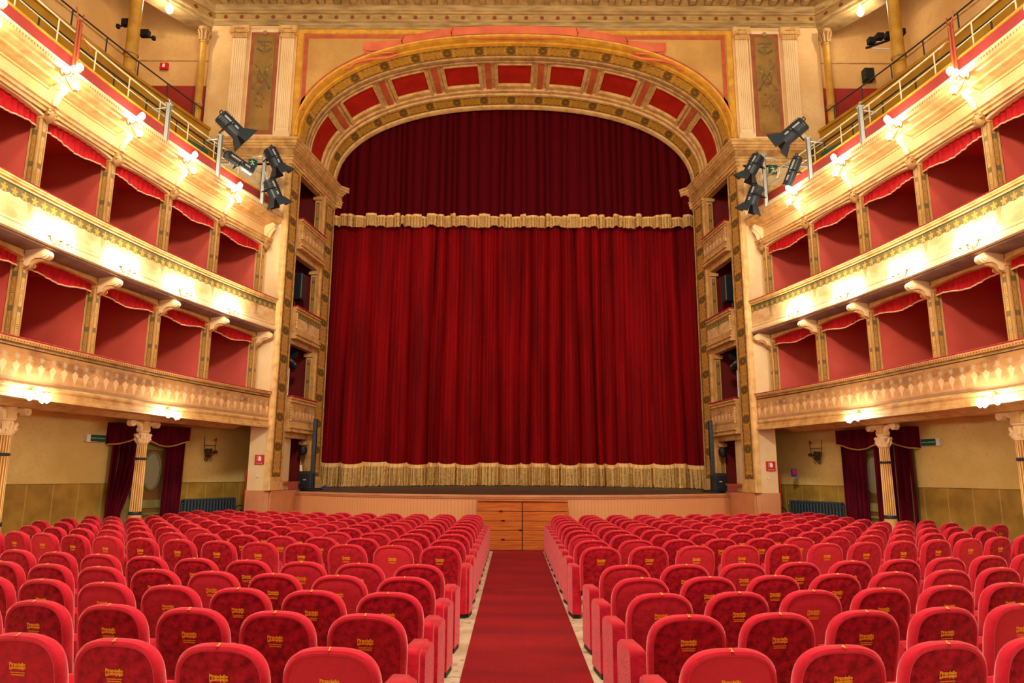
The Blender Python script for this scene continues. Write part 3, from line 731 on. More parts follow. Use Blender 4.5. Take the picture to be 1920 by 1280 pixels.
# ---------------------------------------------------------------- fluted pilasters and painted panels of the upper wings
for s in (-1, 1):
    S = SIDE[s]
    for nm, x0, x1 in (('outer', 7.32, 7.76), ('inner', 6.02, 6.42)):
        o = thing('fluted_pilaster', 'pale fluted wall pilaster, %s one beside the painted panel on the %s' % (nm, S), 'pilaster', (s*(x0+x1)/2, 17.45, 10.48), 'fluted pilasters of the upper wall')
        X = lambda p: (s*p.x, p.y, p.z)
        mb = MB().box(x0+.03, x1-.03, 17.38, 17.48, 10.7, 13.45, T=X)
        nf = 6; ww = (x1-x0-.1)/nf
        for j in range(nf): mb.box(x0+.05+j*ww+.012, x0+.05+(j+1)*ww-.012, 17.355, 17.385, 10.78, 13.4, T=X)
        mb.build('fluted_shaft', 'cream_light', o)
        mb = MB().box(x0-.02, x1+.02, 17.33, 17.48, 10.46, 10.6, T=X); mb.box(x0, x1, 17.35, 17.48, 10.6, 10.66, T=X); mb.box(x0+.02, x1-.02, 17.36, 17.48, 10.66, 10.7, T=X); mb.build('base', 'cream_light', o, bevel=.012)
        mb = MB().box(x0+.02, x1-.02, 17.34, 17.48, 13.42, 13.56, T=X); mb.box(x0-.04, x1+.04, 17.30, 17.48, 13.68, 13.77, T=X)
        for xx in (x0+.02, x1-.02): mb.tube([(s*xx, 17.29, 13.62), (s*xx, 17.46, 13.62)], .075, 12); mb.tube([(s*xx, 17.275, 13.62), (s*xx, 17.3, 13.62)], .03, 8)
        mb.box(x0+.05, x1-.05, 17.32, 17.46, 13.57, 13.67, T=X)
        for j in range(5): mb.tube([(s*(x0+.08+j*.075), 17.33, 13.44), (s*(x0+.08+j*.075), 17.33, 13.54)], .02, 6)
        mb.build('scroll_capital', 'gilt', o)
    o = thing('fresco', 'tall olive painted panel of musical trophies in a red border, %s of the stage arch' % S, 'painting', (s*6.88, 17.45, 10.5), 'painted wall panels')
    X = lambda p: (s*p.x, p.y, p.z)
    mb = MB().box(6.44, 7.28, 17.43, 17.48, 10.52, 13.72, T=X); mb.build('outer_moulding', 'cream_light', o)
    mb = MB().box(6.48, 7.24, 17.41, 17.435, 10.6, 13.62, T=X); mb.build('red_border', 'border_brown', o)
    mb = MB().box(6.58, 7.14, 17.40, 17.415, 10.70, 13.52, T=X); mb.build('painted_field', 'olive_panel', o)
    mb = MB(); yy = 17.398; cx = 6.86
    def fl(pts, r): mb.tube([(s*(cx+a), yy, b) for a, b in pts], r, 4)
    M.setdefault('trophy', mat('faded_green_grey_paint', (112, 98, 58), .7)); M.setdefault('trophy_red', mat('faded_rose_paint', (150, 88, 56), .7)); M.setdefault('trophy_gold', mat('pale_gold_paint', (176, 136, 66), .7))
    fl([(0, 13.35), (0, 12.95)], .012); fl([(-.2, 13.12), (-.05, 13.02)], .03); fl([(.2, 13.12), (.05, 13.02)], .03); fl([(-.2, 13.3), (-.05, 13.33), (.06, 13.3), (.2, 13.34)], .022); fl([(-.1, 13.2), (.1, 13.22)], .015)
    fl([(-.22, 12.65), (.2, 12.0)], .014); fl([(.22, 12.65), (-.2, 12.0)], .014)
    fl([(-.12, 12.55), (-.06, 12.4), (-.13, 12.3), (-.1, 12.12), (0, 12.08), (.1, 12.12), (.13, 12.3), (.06, 12.4), (.12, 12.55)], .016)
    fl([(-.2, 11.98), (-.24, 11.92)], .04); fl([(.2, 11.98), (.24, 11.92)], .04)
    mb.build('painted_trophy', 'trophy', o)
    mb = MB(); fl([(-.1, 12.15), (0, 12.12), (.1, 12.15)], .045)
    rnd = random.Random(3 if s < 0 else 5)
    for j in range(14):
        a, b = rnd.uniform(-.16, .16), rnd.uniform(11.35, 11.8); fl([(a, b), (a+rnd.uniform(-.05, .05), b+.05)], rnd.uniform(.012, .025))
    mb.build('painted_flowers', 'trophy_red', o)
    mb = MB(); fl([(-.14, 12.52), (-.1, 12.45)], .03); fl([(.14, 12.52), (.1, 12.45)], .03); fl([(-.05, 11.45), (.08, 11.7)], .015); mb.build('painted_highlights', 'trophy_gold', o)
    mb = MB(); mb.tube([(s*cx, 17.37, 13.60), (s*cx, 17.40, 13.60)], .06, 10); mb.tube([(s*(cx-.05), 17.36, 13.56), (s*cx, 17.35, 13.50), (s*(cx+.05), 17.36, 13.56)], .015, 6); mb.build('ring_ornament', 'gilt_dark', o)

# ---------------------------------------------------------------- stage
def lip(x): return 16.6+2.4*(x/5.76)**2
n = 60; XS = [-5.76+11.52*i/n for i in range(n+1)]
mb = MB(); U = 0; rows = []; uv = []
for i, x in enumerate(XS):
    if i: U += math.hypot(XS[1]-XS[0], lip(x)-lip(XS[i-1]))
    rows.append([(x, lip(x)+.03, 0), (x, lip(x)+.03, 1.14)]); uv.append([(U, 0), (U, 1)])
st = thing('stage', 'curved stage with grooved salmon front boards and worn black floor', 'stage', (0, 16.7, 0))
mb.grid(rows, uv).build('front_boards', 'stage_board', st)
MB().grid([[(x, lip(x)+.04, 1.13), (x, lip(x), 1.135), (x, lip(x), 1.165), (x, lip(x)-.02, 1.17), (x, lip(x)-.02, 1.215), (x, lip(x)+.02, 1.222)] for x in XS]).build('front_ledge', 'pink_wood', st)
MB().grid([[(x, lip(x)+.015+(22.0-lip(x))*t, 1.222+.034*(lip(x)+(22.-lip(x))*t-lip(x))) for t in (0, .25, .5, .75, 1)] for x in XS]).build('stage_floor', 'stage_floor', st)
def zst(x, y): return 1.222+.034*(y-lip(x))
# orange wooden steps box in front
o = thing('wooden_step_unit', 'orange stained wooden step chest standing against the stage front at the aisle end', 'steps', (.23, 16.4, 0))
for sx, (xa, xb) in enumerate(((-.80, .215), (.235, 1.26))):
    for j in range(5):
        z0 = .02+j*.212; MB().box(xa, xb, 16.27+.012*j, 16.56, z0, z0+.204).build('drawer_board', 'step_wood', o, bevel=.006)
MB().box(-.78, 1.24, 16.36, 16.58, 0, 1.06).build('carcass', 'dark_line', o)
MB().box(-.82, 1.28, 16.28, 16.60, 1.085, 1.115).build('top_board', 'step_wood', o, bevel=.006)
mb = MB()
for x, z in ((-.25, .25), (-.25, .66), (-.3, .87), (.15, .45)): mb.box(x, x+.08, 16.255, 16.29, z, z+.018)
mb.build('handle', 'dark_line', o)

# ---------------------------------------------------------------- stage curtain
rc = random.Random(11)
def folder(period, seed):
    r = random.Random(seed); xs = [-6.2]; ph = [0.]
    while xs[-1] < 6.4: xs.append(xs[-1]+period*r.uniform(.55, 1.5)); ph.append(ph[-1]+PI)
    amp = [r.uniform(.5, 1.15) for _ in xs]
    def f(x):
        for i in range(len(xs)-1):
            if x <= xs[i+1]:
                t = (x-xs[i])/(xs[i+1]-xs[i]); return math.sin(PI*max(t, 0))**.62*amp[i], i
        return 0, 0
    return f
F1 = folder(.48, 5); F2 = folder(.16, 8); F3 = folder(.26, 21)
def cur_y(x, z):
    k = (z-1.3)/8.0
    xx = x+.05*math.sin(x*2.1+k*2.6)+.03*math.sin(x*5+k*4)
    a, _ = F1(xx); b, _ = F2(x+.02*math.sin(k*5)); return 21.10-.34*a*(1.05-.35*k)-.05*b
NX = 900; CX = [-5.95+11.9*i/NX for i in range(NX+1)]
ct = thing('stage_curtain', 'huge dark red velvet stage curtain hanging in folds to the stage floor', 'curtain', (0, 21, 1.36))
hem = 2.02
def hemz(x): a, i = F1(x); return 2.05-.10*a**.5*(1 if i % 3 else .5)
mb = MB().grid([[(x, cur_y(x, z), z) for z in [hemz(x)-.02]+[hem+.1+(9.6-hem-.1)*j/14 for j in range(15)]] for x in CX])
mb.build('velvet_drape', 'curtain', ct, smooth=True)
mb = MB()
rf = random.Random(2)
FZ = [zst(max(-5.7, min(5.7, x)), 20.8)-.005+(.03*rf.random()) for x in CX]
rows = []; uv = []
for i, x in enumerate(CX):
    h = hemz(x); sp = .03*math.sin(x*31)+.02*rf.uniform(-1, 1)
    rows.append([(x+(sp*.6 if t == 0 else 0), cur_y(x, 2.0)-.045-.05*(1-t)+sp*(1-t), FZ[i]+(h-FZ[i])*t) for t in (0, .15, .4, .7, .84, .90, 1)]); uv.append([(x, t) for t in (0, .15, .4, .7, .84, .90, 1)])
mb.grid(rows, uv).build('gold_fringe', 'fringe', ct, smooth=True)
def val_y(x, z):
    a, _ = F3(x+.03*math.sin(x*3+z*.4)); b, _ = F2(x); return 20.80-.15*a-.02*b
vt = thing('stage_valance', 'darker red velvet valance with pale gold fringe hanging across the top of the stage opening', 'curtain', (0, 20.8, 9.2))
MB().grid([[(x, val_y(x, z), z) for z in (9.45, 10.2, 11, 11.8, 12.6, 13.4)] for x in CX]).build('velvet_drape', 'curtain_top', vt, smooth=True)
rows = []; uv = []
for i, x in enumerate(CX):
    a, j = F3(x); top = 9.60+.05*math.sin(j*2.3)*1.0-.02*a; bot = 9.20-.05*math.sin(j*1.7)*a+.015*rf.uniform(-1, 1)
    rows.append([(x, val_y(x, 9.4)-.04, bot+(top-bot)*t) for t in (0, .3, .6, .8, 1)]); uv.append([(x, t) for t in (0, .3, .6, .8, 1)])
MB().grid(rows, uv).build('gold_fringe', 'fringe', vt, smooth=True)
struct('wall_stage_back', MB().face([(-7, 21.6, 1), (7, 21.6, 1), (7, 21.6, 14), (-7, 21.6, 14)]), 'box_red')

# ---------------------------------------------------------------- aisle
MB().box(-.43, .68, 0.5, 16.27, 0, .012).build('c', 'carpet'); cp = bpy.data.objects['c']; cp.name = 'aisle_carpet'; tag(cp, 'long dark red carpet runner down the centre aisle to the stage', 'carpet')

# ---------------------------------------------------------------- stall columns
def column(s, x, y, zt, lab):
    o = thing('cast_iron_column', lab, 'column', (x, y, 0), 'fluted columns under the balcony')
    zc = zt-.52
    MB().lathe([(.16, 0), (.16, .3), (.13, .34), (.13, .78), (.12, .82)], (0, 0, 0), 16).build('pedestal', 'gilt', o, world=False, smooth=True)
    MB().lathe([(.125, .82), (.13, .85), (.125, .88), (.115, .89)], (0, 0, 0), 20).build('base_ring', 'iron', o, world=False, smooth=True)
    MB().lathe([(.114, .89), (.099, zc)], (0, 0, 0), 28, flute=.16).build('fluted_shaft', 'gilt_col', o, world=False)
    MB().lathe([(.112, zc-.33), (.118, zc-.32), (.118, zc-.29), (.112, zc-.28)], (0, 0, 0), 16).build('collar', 'iron', o, world=False, smooth=True)
    mb = MB().lathe([(.10, zc), (.12, zc+.01), (.10, zc+.04), (.11, zc+.06), (.115, zc+.2), (.10, zc+.24), (.13, zc+.26), (.13, zc+.28)], (0, 0, 0), 16)
    for k in range(8):
        a = 2*PI*k/8
        for h, r in ((.12, .02), (.21, .025)):
            aa = a+(PI/8 if h > .15 else 0)
            mb.tube([(math.cos(aa)*.10, math.sin(aa)*.10, zc+.04), (math.cos(aa)*.125, math.sin(aa)*.125, zc+h*.7), (math.cos(aa)*.165, math.sin(aa)*.165, zc+h), (math.cos(aa)*.17, math.sin(aa)*.17, zc+h-.03)], [.03, .035, r, .015], 6)
    mb.build('leaf_capital', 'cream_light', o, world=False, smooth=True)
    # scroll brackets along the beam
    dy = g(y+.5)-g(y-.5); d = Vector((s*dy, 1, 0)).normalized(); mb = MB()
    for q in (-1, 1):
        pts = [(.04, .28), (.08, .34), (.10, .40), (.16, .44), (.24, .46), (.34, .50)]
        mb.tube([(d.x*q*a, d.y*q*a, zc+b-.01) for a, b in pts], [.06, .07, .06, .05, .045, .03], 8)
        for (a0, b0, rr) in ((.36, .43, .075), (.09, .31, .055)):
            n_ = Vector((-d.y, d.x, 0))*.055
            c = Vector((d.x*q*a0, d.y*q*a0, zc+b0)); mb.tube([c-n_, c+n_], rr, 12); mb.tube([c-n_*1.25, c+n_*1.25], rr*.45, 8)
    mb.build('scroll_bracket', 'cream_light', o, world=False, smooth=True)
    mb = MB(); P = lambda p: (d.x*p.x-d.y*p.y, d.y*p.x+d.x*p.y, p.z)
    mb.box(-.42, .42, -.08, .08, zt-.03, zt+.06, T=P); mb.box(-.09, .09, -.09, .09, zc+.28, zt, T=P); mb.build('beam_block', 'gilt', o, world=False)
M['gilt_col'] = mat('cream_gold_fluting', lambda c: c.mix((240, 202, 128), (176, 116, 44), ((c.x*c.x+c.y*c.y).sqrt()+c.z*.0098).lt(.1135)), .45)
for s in (-1, 1):
    column(s, s*7.88, 15.05, 2.80, 'fluted cream column with scroll capital in front of the %s curtained doorway' % SIDE[s])
    column(s, s*8.42, 11.7, 2.80, 'fluted cream column at the far %s edge, nearer the camera than the doorway' % SIDE[s])

# ---------------------------------------------------------------- stalls wall things
def wpt(s, t):                   # point on the wall segment between the two knees, t 0 at (7.95,17) 1 at (8.75,15.3); allows beyond
    if t < 0: a, b, tt = (7.95, 17), (7.0, 19), -t; f = tt*1.879/2.214
    elif t > 1: a, b, tt = (8.75, 15.3), (9.6, 13), t-1; f = tt*1.879/2.452
    else: a, b, f = (7.95, 17), (8.75, 15.3), t
    p = Vector(a)+(Vector(b)-Vector(a))*f; d = (Vector(b)-Vector(a)).normalized()
    n = Vector((-d.y, d.x)) if True else None
    n = n if n.x < 0 else -n
    return p, n, d
def W(s, t, z, d=0):
    p, n, _ = wpt(s, t); q = p+n*d; return (s*q.x, q.y, z)
def wbox(mb, s, t0, t1, z0, z1, d0, d1):
    return mb.box(t0, t1, d0, d1, z0, z1, T=lambda p: W(s, p.x, p.z, p.y))
for s in (-1, 1):
    S = SIDE[s]
    # door recess
    o = thing('doorway', 'olive green panelled door with oval glass behind the maroon curtains, left wall' if s < 0 else 'narrow strip of grey green door between the maroon curtains, right wall', 'door', W(s, .5, 0))
    mb = MB(); wbox(mb, s, .05, .95, 0, 2.6, .012, .03); mb.build('frame', 'green_paint', o)
    mb = MB(); wbox(mb, s, .22, .62, .05, 2.45, .03, .05); leaf = mb.build('door_leaf', 'brown_panel', o)
    mb = MB()
    for a, b, z0, z1 in ((.22, .26, .05, 2.45), (.58, .64, .05, 2.45), (.26, .58, .05, .35), (.26, .58, .62, .68), (.26, .58, .75, .80), (.26, .58, .9, 1.08), (.26, .58, 2.2, 2.45), (.70, .78, .05, 2.5), (.84, .92, .05, 2.5)): wbox(mb, s, a, b, z0, z1, .05, .075)
    mb.build('stile', 'green_paint', leaf, world=False)
    mb = MB(); pts = [W(s, .42+.12*math.cos(2*PI*k/20), 1.72+.42*math.sin(2*PI*k/20), .06) for k in range(21)]; mb.tube(pts, .03, 6); mb.build('oval_frame', 'green_paint', leaf, smooth=True, world=False)
    MB().face([W(s, .42+.12*math.cos(2*PI*k/20), 1.72+.42*math.sin(2*PI*k/20), .058) for k in range(20)]).build('oval_glass', 'glass', leaf, world=False)
    mb = MB(); wbox(mb, s, .66, .68, 1.15, 1.3, .07, .12); mb.build('door_handle', 'steel', leaf, world=False)
    # curtains: near one (t 1 side) and far one
    def drape(name, ta, tb, lab, tie):
        mb = MB(); rows = []; n = 60; zs = [0.03+2.36*j/16 for j in range(17)]
        for i in range(n+1):
            r = []
            for z in zs:
                q = i/n
                k = 1.0
                if tie: k = .42+.58*min(1, abs(z-.75)/1.2)**.8
                a, b = (ta, tb)
                t = b+(a-b)*(1-(1-q)*1.0)*1.0
                t = a+(b-a)*q*k
                r.append(W(s, t, z, .12+.045*math.sin(q*34+z*.3)+.02*math.sin(q*71)))
            rows.append(r)
        mb.grid(rows); o2 = mb.build(name, 'door_velvet', smooth=True); tag(o2, lab, 'curtain', 'doorway curtains')
        return o2
    if s < 0:
        drape('door_curtain', 1.0, .62, 'maroon curtain tied back on the camera side of the left doorway', True)
        drape('door_curtain', .02, .29, 'straight maroon curtain on the stage side of the left doorway', False)
    else:
        drape('door_curtain', .97, .47, 'wide straight maroon curtain on the camera side of the right doorway', False)
        drape('door_curtain', .02, .36, 'maroon curtain on the stage side of the right doorway', False)
    o = thing('curtain_pelmet', 'scalloped maroon pelmet with gold cord over the %s doorway' % S, 'curtain', W(s, .5, 2.4), 'doorway pelmets')
    rows = []; B = []
    for i in range(61):
        q = i/60; t = -.04+1.08*q; zb = 2.36+.07*math.sin(2*PI*(q*1.5+.25))
        d = .24+.02*math.sin(q*40)
        if q < .02 or q > .98: d = .02
        rows.append([W(s, t, zb, d), W(s, t, 2.75, d)]); B.append(W(s, t, zb-.01, d+.01))
    MB().grid(rows).build('cloth', 'door_velvet', o, smooth=True); MB().tube(B[1:-1:2], .018, 6).build('cord_trim', 'gold_cord', o, smooth=True)
    # exit sign
    o = thing('exit_sign', 'green lit box sign reading uscita di sicurezza on the %s wall' % S, 'sign', W(s, 1.2, 2.4))
    mb = MB(); wbox(mb, s, 1.09, 1.315, 2.32, 2.47, .0, .10); mb.build('sign_case', 'white', o)
    mb = MB(); wbox(mb, s, 1.088, 1.27, 2.325, 2.465, .10, .108); mb.build('sign_face', 'sign_green', o)
    p, nn, d = wpt(s, 1.18); nv = Vector((s*nn.x, nn.y, 0)); xv = Vector((0, 0, 1)).cross(nv)
    m = Matrix((xv, Vector((0, 0, 1)), nv)).transposed().to_4x4(); m.translation = Vector(W(s, 1.18, 2.395, .112))-o.location
    text_part('lettering', 'USCITA DI SICUREZZA', .032, 'white', o, m)
    # radiator
    o = thing('radiator', 'blue grey cast iron column radiator below the sconce on the %s wall' % S, 'radiator', W(s, -.5, 0), 'radiators')
    n = 17; t0, t1 = -.06, -.86
    for k in range(n):
        t = t0+(t1-t0)*k/(n-1); mb = MB()
        for dd in (.06, .17): mb.tube([W(s, t, .14, dd), W(s, t, 1.02, dd)], .03, 6)
        mb.tube([W(s, t, 1.02, .05), W(s, t, 1.05, .115), W(s, t, 1.02, .18)], .034, 6); mb.tube([W(s, t, .14, .05), W(s, t, .11, .115), W(s, t, .14, .18)], .034, 6)
        if k in (0, n-1): mb.tube([W(s, t, 0, .08), W(s, t, .14, .08)], .02, 6)
        mb.build('column_section', 'radiator', o, smooth=True)
    mb = MB().tube([W(s, t0, .98, .115), W(s, t1, .98, .115)], .028, 6); mb.build('header_pipe', 'radiator', o, smooth=True)
    mb = MB().tube([W(s, t1-.03, 1.0, .115), W(s, t1-.03, 1.0, .16)], .02, 8); mb.build('valve', 'white', o)
    # wall sconce of wrought iron
    o = thing('wall_sconce', 'unlit wrought iron wall sconce with leafwork above the %s radiator' % S, 'lamp', W(s, -.4, 2.2), 'wrought iron sconces')
    mb = MB(); q = -.4
    mb.tube([W(s, q, 1.97, .02), W(s, q, 2.1, .08), W(s, q-.0, 2.18, .14)], .015, 6)
    for a in (-.075, .075):
        mb.tube([W(s, q+a*.3, 2.02, .04), W(s, q+a, 2.15, .1), W(s, q+a*1.2, 2.3, .1), W(s, q+a*1.3, 2.56, .1)], .01, 5)
        mb.tube([W(s, q+a*.9, 2.05, .08), W(s, q+a*.5, 1.97, .05)], .01, 5)
    mb.tube([W(s, q-.1, 2.36, .1), W(s, q+.1, 2.36, .1)], .008, 5)
    mb.build('arms', 'iron_brown', o, smooth=True)
    mb = MB(); r2 = random.Random(4)
    for k in range(30):
        a, b = r2.uniform(-1, 1), r2.uniform(0, 1); t = q+a*(.03+.06*b); z = 2.06+.2*b
        mb.tube([W(s, t, z, .06), W(s, t+r2.uniform(-.015, .015), z+.035, .12)], [.022, .006], 5)
    mb.build('leafwork', 'iron_brown', o, smooth=True)
    mb = MB().tube([W(s, q-.085, 2.2, .1), W(s, q-.085, 2.2, .16)], .045, 10); mb.build('rosette', 'iron_brown', o)
    mb = MB(); wbox(mb, s, q-.095, q-.07, 2.47, 2.53, .09, .13); mb.build('red_candle_stub', 'sign_red', o)
    # fire extinguisher sign on the pier
    o = thing('fire_extinguisher_sign', 'red square fire extinguisher sign on the %s cream pier' % S, 'sign', (s*6.235, 17.46, 1.96 if s > 0 else 2.02), 'fire extinguisher signs')
    xc = 6.225 if s < 0 else 6.33; zc = 2.02 if s < 0 else 1.92
    MB().box(s*xc-.11, s*xc+.11, 17.462, 17.495, zc-.12, zc+.11).build('plate', 'sign_red', o)
    mb = MB().prism([(-.03, -.05), (.03, -.05), (.035, -.03), (.035, .03), (.015, .06), (-.015, .06), (-.035, .03), (-.035, -.03)], lambda a, b: (s*xc+a+.01, 17.457, zc+.015+b), lambda a, b: (s*xc+a+.01, 17.463, zc+.015+b))
    mb.tube([(s*xc-.0, 17.458, zc+.08), (s*xc-.05, 17.458, zc+.07), (s*xc-.055, 17.458, zc-.03)], .006, 4); mb.build('pictogram', 'white', o)
    m = Matrix(((1, 0, 0, s*xc), (0, 0, -1, 17.457), (0, 1, 0, zc-.095), (0, 0, 0, 1))); m.translation -= o.location
    text_part('lettering', 'ESTINTORE', .03, 'white', o, m)
    MB().box(s*6.25-.02, s*6.25+.02, 17.46, 17.5, 1.60, 1.63).build('wall_socket', 'white'); tag(col.objects[-1], 'tiny white wall fitting below the %s fire extinguisher sign' % S, 'socket')
    # red pole with extinguisher behind the pier
    xx, yy = (-6.62, 17.75) if s < 0 else (6.72, 18.0)
    o = thing('fire_extinguisher', 'red fire extinguisher with black hose coil on a red post beside the %s pier' % S, 'extinguisher', (xx, yy, 0), 'fire extinguishers')
    MB().tube([(xx, yy, 0), (xx, yy, 1.75)], .022, 8).build('post', 'ext_red', o, smooth=True)
    MB().lathe([(.02, .2), (.08, .22), (.085, .3), (.085, .66), (.05, .74), (.02, .76)], (xx, yy-.1, 0), 14).build('cylinder', 'sign_red', o, smooth=True)
    MB().tube([(xx-.05+.13*math.cos(2*PI*k/18), yy-.12, .78+.13*math.sin(2*PI*k/18)) for k in range(16)], .013, 6).build('hose', 'black', o, smooth=True)
    MB().box(xx-.05, xx+.06, yy-.13, yy-.07, .76, .81).build('valve_handle', 'black', o)
MB().box(7.0, 7.13, 17.9, 17.95, 1.66, 1.86).build('s', 'blue'); o = col.objects[-1]; o.name = 'small_safety_sign'; tag(o, 'small square red and blue safety sign right of the right hand pier', 'sign')
MB().box(7.02, 7.11, 17.885, 17.9, 1.72, 1.84).build('red_face', 'sign_red', o, world=False)
MB().tube([(-5.83, 18.6, 1.2), (-5.81, 18.55, .8), (-5.83, 18.6, .02)], .014, 6).build('stage_cable', 'cord'); tag(col.objects[-1], 'pale cable hanging down beside the left end of the stage front', 'cable')

# ---------------------------------------------------------------- wall lamps
def make_lamp(nb, drop, nm):
    """built at origin: wall at x>0 side, hall towards -x; along y"""
    o = thing('globe_wall_lamp', 'x', 'lamp')
    mb = MB().tube([(.0, 0, 0), (-.03, 0, 0)], .07, 10); mb.tube([(0, 0, 0), (-.10, 0, -.05), (-.16, 0, .02)], .014, 6)
    pts = {2: [(-.14, -.15, 0), (-.14, .15, 0)], 3: [(-.12, -.20, .0), (-.18, .0, -.02), (-.12, .20, .0)], 4: [(-.10, -.27, .0), (-.16, -.09, -.02), (-.16, .09, -.02), (-.10, .27, .0)], 13: [(-.16, .05, .0), (-.08, .30, .20), (-.14, .18, -.22)]}[nb]
    for p in pts:
        mb.tube([(-.03, 0, 0), (p[0]*.6, p[1]*.4, -.06+p[2]*.5), (p[0], p[1]*.85, -.05+p[2]), (p[0], p[1], p[2]+.01)], .009, 5)
        mb.lathe([(.03, -.01), (.035, .005), (.02, .02)], p, 8)
    mb.build('scroll_arms', 'gilt_dark', o, smooth=True, world=False)
    sg = -1 if drop else 1
    for p in pts:
        b = MB().lathe([(.012, .01*sg), (.04, .03*sg), (.058, .07*sg), (.052, .105*sg), (.03, .135*sg), (.008, .155*sg)], p, 9).build('glass_bulb', 'bulb', o, smooth=True, world=False)
    return o
L2 = make_lamp(4, False, ''); L1 = make_lamp(3, True, ''); L3 = make_lamp(13, False, '')
protos = {1: snap(L1), 2: snap(L2), 3: snap(L3)}; first = {1: True, 2: True, 3: True}
def put_lamp(tier, s, k, off, z, y):
    t = protos[tier]
    if first[tier]: o = t[0]; first[tier] = False
    else: o = copy_tree(t)
    o.location = T(s, y, off, z)
    if s < 0:
        o.scale = (-1, 1, 1)
    else: o.scale = (1, 1, 1)
    nmt = {1: 'lower balcony cornice', 2: 'upper balcony front', 3: 'gallery cornice'}[tier]
    tag(o, 'lit glass bulb cluster, %s on the %s, %s' % (nmt, SIDE[s], NP[k]), 'lamp', 'bulb clusters on the %s' % nmt)
for s in (-1, 1):
    for j, k in enumerate((2, 4, 6)): put_lamp(1, s, j, .02, 2.90, PY[k]-.1)
    for k in range(1, 7): put_lamp(2, s, k-1, .02, 5.33, PY[k]-.05)
    for k in range(1, 7): put_lamp(3, s, k-1, .02, 8.12, PY[k]-.35)
# bulbs under the gallery entablature
for s in (-1, 1):
    o = thing('pendant_bulb', 'single lit bulb under the %s end of the ceiling cornice' % SIDE[s], 'lamp', (s*9.0, 16.35, 13.6), 'bulbs under the cornice')
    MB().lathe([(.01, .17), (.03, .15), (.03, .08)], (0, 0, 0), 8).build('holder', 'white', o, world=False)
    MB().lathe([(.02, .09), (.06, .03), (.09, -.05), (.07, -.12), (.02, -.17)], (0, 0, 0), 10).build('glass_bulb', 'bulb', o, world=False, smooth=True)

